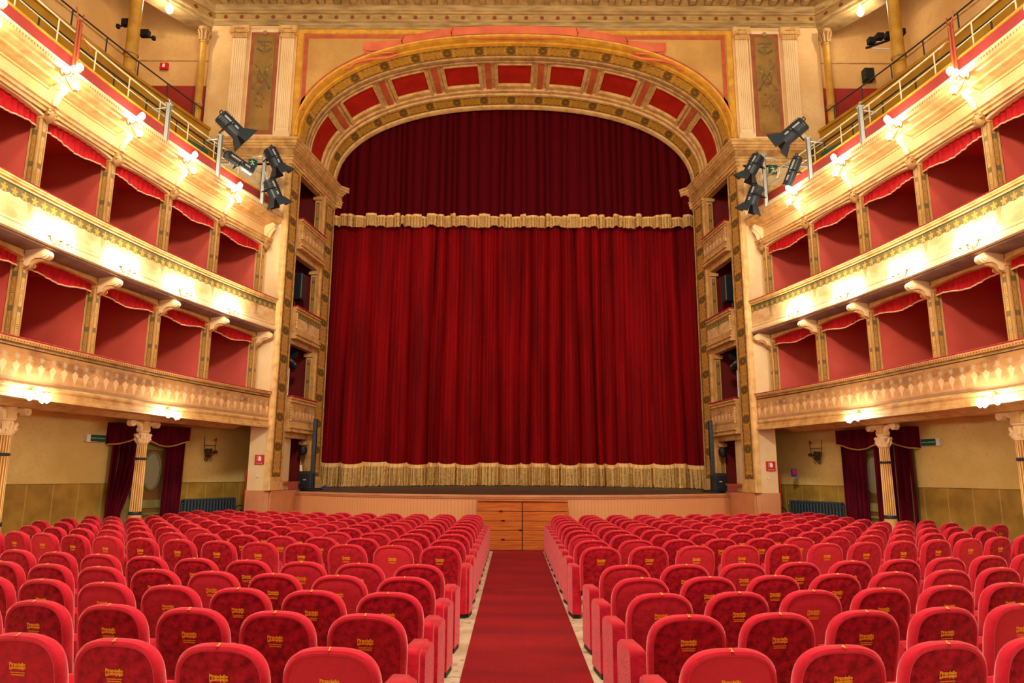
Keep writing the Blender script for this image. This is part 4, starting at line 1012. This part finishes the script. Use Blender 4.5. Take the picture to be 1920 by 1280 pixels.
# ---------------------------------------------------------------- gallery railings, columns
for s in (-1, 1):
    S = SIDE[s]
    o = thing('gallery_railing', 'thin pale two bar metal railing along the gallery front on the %s' % S, 'railing', T(s, 17.2, .38, 8.78), 'front gallery railings')
    yy = [17.3-.45*k for k in range(30)]
    MB().tube([T(s, y, .38, 9.27) for y in yy], .018, 6).build('top_rail', 'brass_rail', o, smooth=True)
    MB().tube([T(s, y, .38, 9.02) for y in yy], .011, 6).build('middle_rail', 'brass_rail', o, smooth=True)
    for k in range(15):
        y = 17.0-.9*k; MB().tube([T(s, y, .38, 8.76), T(s, y, .38, 9.27)], .013, 6).build('baluster', 'brass_rail', o, smooth=True)
    o = thing('gallery_railing', 'dark iron railing on the upper gallery step on the %s' % S, 'railing', T(s, 17.2, 2.25, 10.8), 'rear gallery railings')
    MB().tube([T(s, y, 2.28, 11.25) for y in yy], .018, 6).build('top_rail', 'iron', o, smooth=True)
    for k in range(14):
        y = 17.0-.95*k; MB().tube([T(s, y, 2.28, 10.78), T(s, y, 2.28, 11.25)], .016, 6).build('baluster', 'iron', o, smooth=True)
    o = thing('gallery_railing', 'grey handrail of the middle gallery aisle on the %s' % S, 'railing', T(s, 16.0, 1.25, 8.4), 'middle gallery railings')
    y2 = [16.2-.45*k for k in range(26)]
    MB().tube([T(s, y, 1.2, 9.72) for y in y2], .018, 6).build('top_rail', 'iron', o, smooth=True)
    for k in range(13):
        y = 16.0-.95*k; MB().tube([T(s, y, 1.2, 8.42), T(s, y, 1.2, 9.72)], .016, 6).build('baluster', 'iron', o, smooth=True)
    for nm, x, y, r, zt in (('corner', 8.5, 17.32, .10, 13.62), ('free', 9.08, 15.05, .145, 13.8)):
        o = thing('gallery_column', 'slender ochre column %s on the %s' % ('in the corner of the gallery beside the stage wall' if nm == 'corner' else 'standing free in the middle of the upper gallery', S), 'column', (s*x, y, 10.6), 'ochre gallery columns')
        hb = 10.0 if nm == 'free' else 10.6
        MB().lathe([(r*1.12, hb-.0-10.6), (r*1.12, .25), (r*1.25, .27), (r*1.25, .33), (r*1.05, .36)], (0, 0, 0), 16).build('base', 'gilt_dark', o, world=False, smooth=True)
        MB().lathe([(r, .3), (r*.9, zt-.3-10.6)], (0, 0, 0), 20).build('shaft', 'ochre_col', o, world=False, smooth=True)
        MB().lathe([(r*1.05, .78), (r*1.18, .79), (r*1.18, .83), (r*1.05, .84)], (0, 0, 0), 16).build('collar', 'gilt_dark', o, world=False, smooth=True)
        mb = MB(); zc = zt-.42-10.6; mb.lathe([(r*.9, zc), (r*1.1, zc+.02), (r*.95, zc+.06), (r*1.0, zc+.3), (r*1.6, zc+.42), (r*1.6, zc+.46)], (0, 0, 0), 12)
        for j in range(8):
            a = 2*PI*j/8; mb.tube([(math.cos(a)*r, math.sin(a)*r, zc+.08), (math.cos(a)*r*1.2, math.sin(a)*r*1.2, zc+.26), (math.cos(a)*r*1.75, math.sin(a)*r*1.75, zc+.36), (math.cos(a)*r*1.7, math.sin(a)*r*1.7, zc+.31)], [.03, .035, .03, .015], 6)
        mb.build('leaf_capital', 'gilt_dark', o, world=False, smooth=True)
    # green exit panels
    sx, sz = ((-6.93, 9.77) if s < 0 else (6.85, 9.64))
    o = MB().box(sx-.11, sx+.11, 17.38, 17.42, sz-.11, sz+.11).build('exit_sign', 'sign_green'); tag(o, 'small green running man exit sign behind the %s spotlights' % S, 'sign')
    mb = MB(); mb.tube([(sx-.02, 17.375, sz+.07), (sx-.02, 17.376, sz+.06)], .02, 6); mb.tube([(sx-.02, 17.375, sz+.04), (sx+.01, 17.375, sz-.02), (sx+.05, 17.375, sz-.08)], .012, 4); mb.tube([(sx+.01, 17.375, sz-.02), (sx-.05, 17.375, sz-.07)], .012, 4); mb.tube([(sx-.07, 17.375, sz+.02), (sx+.05, 17.375, sz+.03)], .01, 4)
    mb.build('running_figure', 'white', o, world=False)
    o = MB().box(-.30, .30, -.015, .015, -.09, .09).build('exit_sign', 'sign_teal'); o.location = T(s, 15.0, .62, 9.0); o.rotation_euler.z = -s*R(70); MB().box(-.012, .012, -.01, .01, -.6, -.09).build('support', 'iron', o, world=False); tag(o, 'long dark green sign behind the gallery railing on the %s' % S, 'sign')

# ---------------------------------------------------------------- spotlights on steel uprights
def spot(loc, dr, ln, r, lab, doors=True, up=Vector((0, 0, 1))):
    o = thing('stage_spotlight', lab, 'spotlight', loc, 'stage spotlights')
    x = Vector(dr).normalized(); y = up.cross(x).normalized(); z = x.cross(y); Q = Matrix((x, y, z)).transposed()
    L = lambda p: tuple(Q @ Vector(p))
    mb = MB(); rings = []
    for a, rr in ((-.5, .75), (-.46, .95), (-.1, 1.0), (.1, 1.0), (.44, 1.0), (.5, 1.08)):
        rings.append([L((a*ln, rr*r*(abs(math.cos(t))**.6)*math.copysign(1, math.cos(t)), rr*r*(abs(math.sin(t))**.6)*math.copysign(1, math.sin(t)))) for t in [2*PI*j/16+PI/16 for j in range(16)]])
    mb.loft(rings); hs = mb.build('housing', 'black2', o, world=False)
    mb = MB()
    for j in range(5): mb.box(-.40*ln+j*.045, -.38*ln+j*.045, -r*.96, r*.96, -r*.96, r*.96, T=lambda p: L(p))
    mb.build('cooling_fins', 'black', hs, world=False)
    mb = MB()
    for sy in (-1, 1): mb.box(-.35*ln, .05*ln, sy*r*1.0-.012, sy*r*1.0+.012, -.02, .02, T=lambda p: L(p)); mb.box(.16*ln, .34*ln, sy*r-.012, sy*r+.012, -.02, .02, T=lambda p: L(p))
    mb.build('slide_rail', 'steel', hs, world=False)
    mb = MB(); mb.tube([L(p) for p in ((0, r*1.2, 0), (-.02, r*1.2, -r*1.5), (-.02, -r*1.2, -r*1.5), (0, -r*1.2, 0))], .018, 6); mb.build('yoke', 'black', o, world=False)
    mb = MB().tube([L(p) for p in ((-.5*ln, r*.5, r*.5), (-.58*ln, r*.4, r*.6), (-.58*ln, -r*.4, r*.6), (-.5*ln, -r*.5, r*.5))], .012, 6); mb.build('rear_handle', 'black', hs, world=False)
    if doors:
        for a, b in ((1, 0), (-1, 0), (0, 1), (0, -1)):
            e = r*1.0; f = r*2.0; l2 = .5*ln; l3 = .5*ln+r*1.35
            if a: P = [(l2, a*e, -e*.8), (l2, a*e, e*.8), (l3, a*f, e*1.25), (l3, a*f, -e*1.25)]; qn = Vector((0, .008, 0))
            else: P = [(l2, -e*.8, b*e), (l2, e*.8, b*e), (l3, e*1.25, b*f), (l3, -e*1.25, b*f)]; qn = Vector((0, 0, .008))
            MB().loft([[L(Vector(p)-qn) for p in P], [L(Vector(p)+qn) for p in P]]).build('barn_door', 'black2', hs, world=False)
    return o
for s in (-1, 1):
    S = SIDE[s]; M_ = lambda p: (s*p[0], p[1], p[2])
    ups = [((7.1, 13.3), 8.28, 9.16, 'farthest from the stage'), ((6.72, 14.95), 8.27, 9.3, 'middle of three'), ((6.32, 16.66), 8.27, 9.7, 'nearest the stage')]
    for (x, y), z0, z1, lb in ups:
        o = thing('lighting_upright', 'grey steel channel upright on the %s gallery front, %s' % (S, lb), 'bracket', (s*x, y, z0), 'spotlight uprights')
        mb = MB(); X = lambda p: (s*(x+p.x), y+p.y, p.z)
        mb.box(-.02, .06, -.035, -.025, z0, z1, T=X); mb.box(-.02, .06, .025, .035, z0, z1, T=X); mb.box(.05, .06, -.035, .035, z0, z1, T=X); mb.box(-.025, -.01, -.04, -.015, z0, z1, T=X); mb.box(-.025, -.01, .015, .04, z0, z1, T=X)
        mb.build('channel', 'steel', o)
        mb = MB().tube([(s*(x+.03), y, z1-.08), (s*(x+.35), y, z1-.12)], .015, 6); mb.tube([(s*(x+.03), y, z1-.3), (s*(x+.35), y, z1-.12)], .012, 6); mb.build('brace', 'steel', o)
        mb = MB().tube([(s*x, y-.05, z1), (s*(x-.02), y-.05, z1+.06), (s*(x+.02), y-.05, z1+.08)], .014, 6); mb.box(-.05, .08, -.05, .05, z1-.02, z1+.01, T=X); mb.build('clamp', 'steel', o)
    if s < 0:
        SL = [((-6.52, 14.85, 9.52), (.62, .55, -.55), .56, .155, 'large black spotlight on top of the middle upright, left gallery'),
              ((-6.10, 16.62, 9.55), (.40, .35, -.80), .52, .145, 'black barn door spotlight, upper of the pair nearest the stage, left'),
              ((-6.08, 16.66, 8.72), (.33, .35, -.85), .50, .145, 'black barn door spotlight, lower of the pair nearest the stage, left')]
        sm = ((-6.42, 15.3, 8.80), (.62, .75, -.28), .72, .10, 'slim black profile spotlight lying behind the railing, left gallery')
    else:
        SL = [((6.40, 14.85, 9.42), (-.62, .55, -.45), .56, .155, 'large black spotlight on top of the middle upright, right gallery'),
              ((6.08, 16.62, 9.42), (-.42, .35, -.80), .52, .145, 'black barn door spotlight, upper of the pair nearest the stage, right'),
              ((6.05, 16.66, 8.62), (-.30, .35, -.85), .50, .145, 'black barn door spotlight, lower of the pair nearest the stage, right')]
        sm = ((6.46, 15.25, 8.62), (-.30, .35, -.9), .70, .10, 'slim black profile spotlight pointing steeply down, right gallery')
    for a in SL: spot(*a)
    spot(*sm, doors=False)
    for j, (px, py, pz) in enumerate(((6.45, 16.0, 8.95), (6.25, 16.6, 9.1), (6.65, 15.2, 8.95))):
        pts = [(s*(px+.03*math.sin(q*1.7+j)), py+.12*q*.3, pz+.12*math.cos(q*1.2+j)) for q in range(7)]
        MB().tube(pts, .008, 5).build('c', 'cord'); o = col.objects[-1]; o.name = 'white_cable'; tag(o, 'loop of white cable by the %s gallery spotlights, %s' % (S, ('beside the slim profile spotlight', 'behind the pair nearest the stage', 'under the large middle spotlight')[j]), 'cable', 'spotlight cables')
    # iron candelabrum arm on the parapet
    o = thing('iron_bracket_post', 'rust brown ornamental iron post above the gallery lamp on the %s' % S, 'ornament', T(s, 11.0, .1, 8.3), 'iron ornamental posts')
    a = T(s, 10.75, .08, 8.28); MB().tube([a, (a[0]+s*.02, a[1]+.02, 9.3)], .026, 6).tube([(a[0]-s*.06, a[1], a[2]), (a[0]-s*.05, a[1], 9.2)], .02, 6).build('post', 'copper', o, smooth=True)
    mb = MB()
    for q in (-1, 1): mb.tube([(a[0], a[1], 9.2), (a[0]-s*.02, a[1]+q*.08, 9.33), (a[0], a[1]+q*.1, 9.45)], .012, 5)
    mb.tube([(a[0], a[1], 9.05), (a[0], a[1]+.25, 9.02), (a[0], a[1]+.42, 8.95)], .012, 5); mb.build('scroll_tips', 'copper', o, smooth=True)
# things on the gallery end walls
def panel_box(name, x, y, z, w_, h, d, m, lab, cat, grp=None, rz=0, rx=0):
    o = MB().box(-w_/2, w_/2, -d/2, d/2, -h/2, h/2).build(name, m, bevel=.015); o.location = (x, y, z); o.rotation_euler = (rx, 0, rz); return tag(o, lab, cat, grp)
panel_box('wall_loudspeaker', 9.86, 17.85, 12.66, .27, .36, .2, 'black', 'black loudspeaker on the wall in the right gallery above the red dado', 'speaker')
rk = thing('floodlight_rack', 'bar with square black floodlights on the right gallery column', 'light rack', (9.6, 16.0, 12.8))
def wpx(px, py, Y):
    c = Vector((px-960, -(py-640))); F = cam.matrix_world.to_3x3(); d = F @ Vector((c.x, c.y, -1315)); return Vector((0, 0, 1.7))+d*(Y/d.y)
for j, (px, py) in enumerate(((1633, 78), (1648, 70), (1665, 68), (1688, 62))):
    p = wpx(px, py, 15.5); MB().box(p.x-.085, p.x+.085, 15.40, 15.55, p.z-.075, p.z+.075).build('floodlight', 'black', rk, bevel=.01)
a, b = wpx(1624, 90, 15.55), wpx(1694, 66, 15.55); MB().tube([a, b], .03, 6).build('bar', 'black2', rk)
a, b = wpx(1630, 90, 15.6), wpx(1668, 92, 15.6); MB().tube([a, b], .018, 6).build('strut', 'white', rk)
for j, (px, py, lb) in enumerate(((238, 43, 'left of'), (272, 63, 'right of'))):
    p = wpx(px, py, 15.5); o = thing('floodlight', 'black floodlight on a short arm just %s the free ochre column, left gallery' % lb, 'floodlight', p, 'left gallery floodlights')
    MB().box(-.11, .11, -.07, .07, -.085, .085).build('housing', 'black', o, world=False, bevel=.012)
    MB().tube([(-.18 if j == 0 else .1, 0, -.09), (.0 if j == 0 else .22, 0, -.12 if j else -.05)], .025, 6).build('arm', 'black2', o, world=False)
    MB().box(-.24 if j == 0 else .19, -.17 if j == 0 else .26, -.04, .04, -.14-.03*j, -.05-.03*j).build('end_cap', 'black', o, world=False)
p = wpx(308, 124, 17.93); o = MB().box(p.x-.11, p.x+.11, 17.9, 17.97, p.z-.09, p.z+.09).build('fire_hose_sign', 'sign_red'); tag(o, 'small red fire sign on the left gallery end wall', 'sign')
MB().box(p.x-.03, p.x+.03, 17.885, 17.9, p.z-.05, p.z+.05).build('pictogram', 'white', o, world=False)
p = wpx(1693, 118, 16.4); o = MB().box(p.x-.05, p.x+.05, 16.38, 16.42, p.z-.1, p.z+.1).build('fire_hose_sign', 'sign_red'); tag(o, 'narrow red fire sign right of the free column, right gallery', 'sign')

# ---------------------------------------------------------------- loudspeakers etc. near the stage
for s in (-1, 1):
    S = SIDE[s]; xx = s*5.42; yy = 19.35; zb = zst(5.4, 19.35)
    o = thing('column_loudspeaker', 'tall thin black column loudspeaker on a round base at the %s end of the stage' % S, 'speaker', (xx, yy, zb), 'column loudspeakers')
    MB().lathe([(.30, 0), (.30, .03), (.26, .05)], (0, 0, 0), 20).build('base_plate', 'black', o, world=False, smooth=True)
    MB().tube([(0, 0, .04), (0, 0, .45)], .045, 8).build('lower_pole', 'black', o, world=False)
    MB().box(-.05, .05, -.06, .06, .42, 1.92).build('speaker_column', 'black2', o, world=False, bevel=.01)
    mb = MB()
    for z in (.92, 1.42): mb.box(-.052, .052, -.062, .062, z, z+.012)
    mb.build('joint_ring', 'black', o, world=False)
    o = thing('subwoofer', 'black subwoofer cabinet beside the %s column loudspeaker' % S, 'speaker', (xx+s*.18, yy+.1, zb), 'subwoofers')
    MB().box(-.18, .18, -.2, .2, 0.02, .50).build('cabinet', 'black2', o, world=False, bevel=.03)
    MB().box(-.13, .13, -.215, -.195, .07, .42).build('grille', 'black', o, world=False)
    MB().box(-.04, .04, -.22, -.213, .26, .29).build('badge', 'steel', o, world=False)
    if s < 0:
        o = MB().box(-.03, .03, -.01, .01, -.16, .16).build('white_lamp_strip', 'white'); o.location = (-5.72, 19.3, 1.75); o.rotation_euler.y = R(-8); tag(o, 'short white panel leaning behind the left subwoofer', 'panel')
        MB().tube([(-5.2, 19.3, zb+.03), (-5.05, 19.28, zb+.12), (-5.0, 19.3, zb+.03)], .02, 5).build('blue_plug', 'blue'); tag(col.objects[-1], 'blue cable plug on the stage floor by the left loudspeaker', 'plug')
    # niche equipment
    p = SP(s, .42, 6.45, -.25)
    o = thing('box_loudspeaker', 'black loudspeaker standing in the middle stage box on the %s' % S, 'speaker', (p[0], p[1], 6.1), 'stage box loudspeakers')
    MB().box(-.24, .24, -.2, .2, .28, 1.02).build('cabinet', 'black2', o, world=False, bevel=.03)
    MB().box(-.2, .2, -.215, -.2, .33, .97).build('grille', 'black', o, world=False)
    MB().tube([(0, 0, -.02), (0, 0, .3)], .025, 8).build('stand_pole', 'black', o, world=False)
    p = SP(s, .36, 3.7, -.2)
    o = spot((p[0], p[1], 4.62), (-s*.1, .9, -.2), .5, .10, 'black spotlight on a white pole in the lowest stage box on the %s' % S, doors=False)
    MB().tube([(0, 0, -1.0), (0, 0, -.12)], .018, 6).build('white_pole', 'white', o, world=False)
    MB().tube([(.0, .28, .28), (.0, .33, .28)], .12, 12).build('colour_wheel', 'black', o, world=False)
    p = SP(s, .6, 2.25, .0); o = MB().lathe([(.02, -.13), (.1, -.1), (.12, 0), (.1, .1), (.02, .13)], (0, 0, 0), 12).build('round_spotlight', 'black', smooth=True); o.location = (p[0]-s*.0, p[1], 2.3); tag(o, 'round black lamp head inside the ground level opening on the %s' % S, 'spotlight', 'round lamp heads')
    o = sbox(MB(), s, .205, .70, 1.42, 1.475, -.4, .015).build('door_sill', 'terracotta'); tag(o, 'orange red sill of the ground level opening beside the stage, %s' % S, 'sill')

# ================================================================ SEATS
SC = .90
def outl(ins, z0=.34, h=.852, w_=.25, y=0, n=26):
    w2 = w_-ins; top = h-ins; zc = .63; P = [(-w2*.93, z0+ins*.5)]
    for k in range(n+1):
        a = PI-PI*k/n; c_, s_ = math.cos(a), math.sin(a)
        P.append((w2*math.copysign(abs(c_)**.66, c_), zc+(top-zc)*abs(s_)**.66))
    P.append((w2*.93, z0+ins*.5))
    return [(x, y+(.86-z)*.2, z) for x, z in P]
def make_seat():
    o = thing('theatre_seat', 'x', 'seat')
    mb = MB().loft([outl(.036, y=.012), outl(.031, y=.002), outl(.022, y=-.002), outl(.008, y=.006), outl(.0, y=.024), outl(0, y=.054), outl(.012, y=.078), outl(.05, y=.094), outl(.12, y=.10)])
    mb.build('backrest', 'seat', o, smooth=True, world=False)
    MB().loft([outl(.033, y=.010), outl(.045, y=.003), outl(.12, y=.001), outl(.19, y=.001, z0=.38)]).build('back_panel', 'seat_panel', o, smooth=True, world=False)
    def rb(x0, x1, y0, y1, z0, z1, r=.03): return [[(x, yy, zz) for yy, zz in ((y0+r, z0), (y1-r, z0), (y1, z0+r), (y1, z1-r), (y1-r, z1), (y0+r, z1), (y0, z1-r), (y0, z0+r))] for x in (x0, x1)]
    a = rb(-.19, .19, .21, .30, .34, .60, .035); MB().loft([[( -.20, .255, .47)]*8]+[a[0], a[1]]+[[(.20, .255, .47)]*8], caps=False).build('folded_cushion', 'seat', o, smooth=True, world=False)
    return o
def arm_mb(x0, x1, y0, y1, zt, slope=.05):
    ring = [(y0+.0, .05), (y0+.0, zt-.03), (y0+.008, zt-.01), (y0+.03, zt), (y0+.12, zt+.008), (y1-.05, zt+.008-slope), (y1-.01, zt-slope-.01), (y1, zt-slope-.035), (y1, .05)]
    cy = sum(p[0] for p in ring)/len(ring); b = .014
    def rg(x, k): return [(x, cy+(y-cy)*(1-k*.05), z-(k*.016 if z > .3 else 0)) for y, z in ring]
    return MB().loft([rg(x0, 1), rg(x0+b*.4, .35), rg(x0+b, 0), rg(x1-b, 0), rg(x1-b*.4, .35), rg(x1, 1)])
seatP = make_seat()
arm = arm_mb(.262, .315, .29, .58, .585, .0).build('armrest', 'seat_arm', seatP, smooth=True, world=False)
foot = MB().box(.268, .309, .31, .56, 0, .055).build('foot', 'seat_dark', seatP, world=False)
leg = MB().box(-.24, .24, .27, .32, .26, .36).build('under_bar', 'seat_dark', seatP, world=False)
lm1 = text_mesh('Pirandello', .025, .0008, .0009); lm2 = text_mesh('Pirandello', .025, .0008, .0009); l3 = text_mesh('FONDAZIONE TEATRO', .0085, .0006, .0003); l4 = text_mesh('LUIGI PIRANDELLO', .0095, .0006, .0004)
def pl(me, mirror, z):
    if mirror: me.transform(Matrix.Scale(-1, 4, (0, 1, 0)))
    me.transform(Matrix.Translation((0, -.001+(.86-z)*.2, z)) @ Matrix.Rotation(R(90+11.3), 4, 'X'))
    return me
def join(meshes, name):
    V, Fc = [], []
    for me in meshes:
        i = len(V); V += [tuple(v.co) for v in me.vertices]; Fc += [tuple(q+i for q in p.vertices) for p in me.polygons]
    m = bpy.data.meshes.new(name); m.from_pydata(V, [], Fc); m.materials.append(M['gold_thread']); return m
logo = join([pl(lm1, False, .698), pl(lm2, True, .679), pl(l3, False, .655), pl(l4, False, .643)], 'embroidered_logo')
lo = bpy.data.objects.new('embroidered_logo', logo); col.objects.link(lo); lo.parent = seatP
def endpanel(x0, x1):
    return arm_mb(x0, x1, .24, .585, .60, .0)
endmesh = {}
for sg in (-1, 1):
    xa, xb = (-.31, -.20) if sg < 0 else (.175, .285)
    o = endpanel(xa, xb).build('end_panel', 'seat_arm', None, smooth=True); f = MB().box(xa+.01, xb-.01, .26, .57, 0, .055).build('end_panel_foot', 'seat_dark', None); endmesh[sg] = (o, f)
nums = {}
def num_mesh(n):
    if n not in nums:
        me = text_mesh(str(n), .034, .0006, .0012); me.transform(Matrix.Translation((0, .012, .8515)) @ Matrix.Rotation(R(28), 4, 'X')); me.materials.clear(); me.materials.append(M['gold_thread']); nums[n] = me
    return nums[n]
ROWS = [3.57, 4.42, 5.22, 6.0, 6.82, 8.53, 9.38, 10.22, 11.0, 11.75, 12.48, 13.18, 13.85, 14.5, 15.1]
def dz(x): x = abs(x); return .063*x+.028*x*x
def xlim(Y):
    P = [(2, 9.3), (12.0, 9.0), (13.4, 8.75), (13.9, 8.6), (14.3, 8.3), (14.9, 7.9), (15.5, 7.7), (16.2, 7.4), (16.7, 7.1), (17.4, 6.6)]
    for a, b in zip(P, P[1:]):
        if a[0] <= Y <= b[0]: return a[1]+(b[1]-a[1])*(Y-a[0])/(b[0]-a[0])
    return 5.8
def nearcol(x, y):
    return any(math.hypot(abs(x)-cx, y+.2-cy) < .62 for cx, cy in ((7.88, 15.05), (8.42, 11.7)))
seat_t = (seatP, [(c, []) for c in seatP.children]); used = False; cnt = 0
def seat_end(o, sg, has):
    for src in endmesh[sg]:
        c = src.copy(); col.objects.link(c); c.parent = o
for r, y0 in enumerate(ROWS):
    for s in (-1, 1):
        pitch = .575 if s < 0 else .59; x0 = (.895 if r < 5 else .86) if s < 0 else (1.085 if r < 5 else 1.06)
        ks = []
        for k in range(20):
            x = s*(x0+pitch*k); y = y0+dz(x)
            if abs(x) > xlim(y): break
            if y > lip(min(abs(x), 5.76))-.5 and abs(x) < 5.7: break
            if abs(x) > 5.6 and y > 17.0: break
            if abs(x) > .722*y+.34: break            # far outside the frame
            if nearcol(x, y): continue
            ks.append((k, x, y))
        for j, (k, x, y) in enumerate(ks):
            if not used: o = seatP; used = True
            else: o = copy_tree(seat_t)
            o.location = (x, y, 0); o.rotation_euler.z = s*math.atan(.063+.056*abs(x))*.9 if True else 0
            nm = bpy.data.objects.new('seat_number', num_mesh(2*k+1 if s < 0 else 2*k+2)); col.objects.link(nm); nm.parent = o
            row = '%s row counted from the camera' % ORD[r+1]
            pos = 'on the aisle' if k == 0 else '%s from the aisle' % ORD[k+1] if k+1 < len(ORD) else 'sixteenth from the aisle'
            tag(o, 'red velvet seat, %s block, %s, %s' % (SIDE[s], row, pos), 'seat', 'red velvet theatre seats')
            if k == 0: seat_end(o, -s, 1)
            cnt += 1
for sg in (-1, 1):
    for q in endmesh[sg]: bpy.data.objects.remove(q)
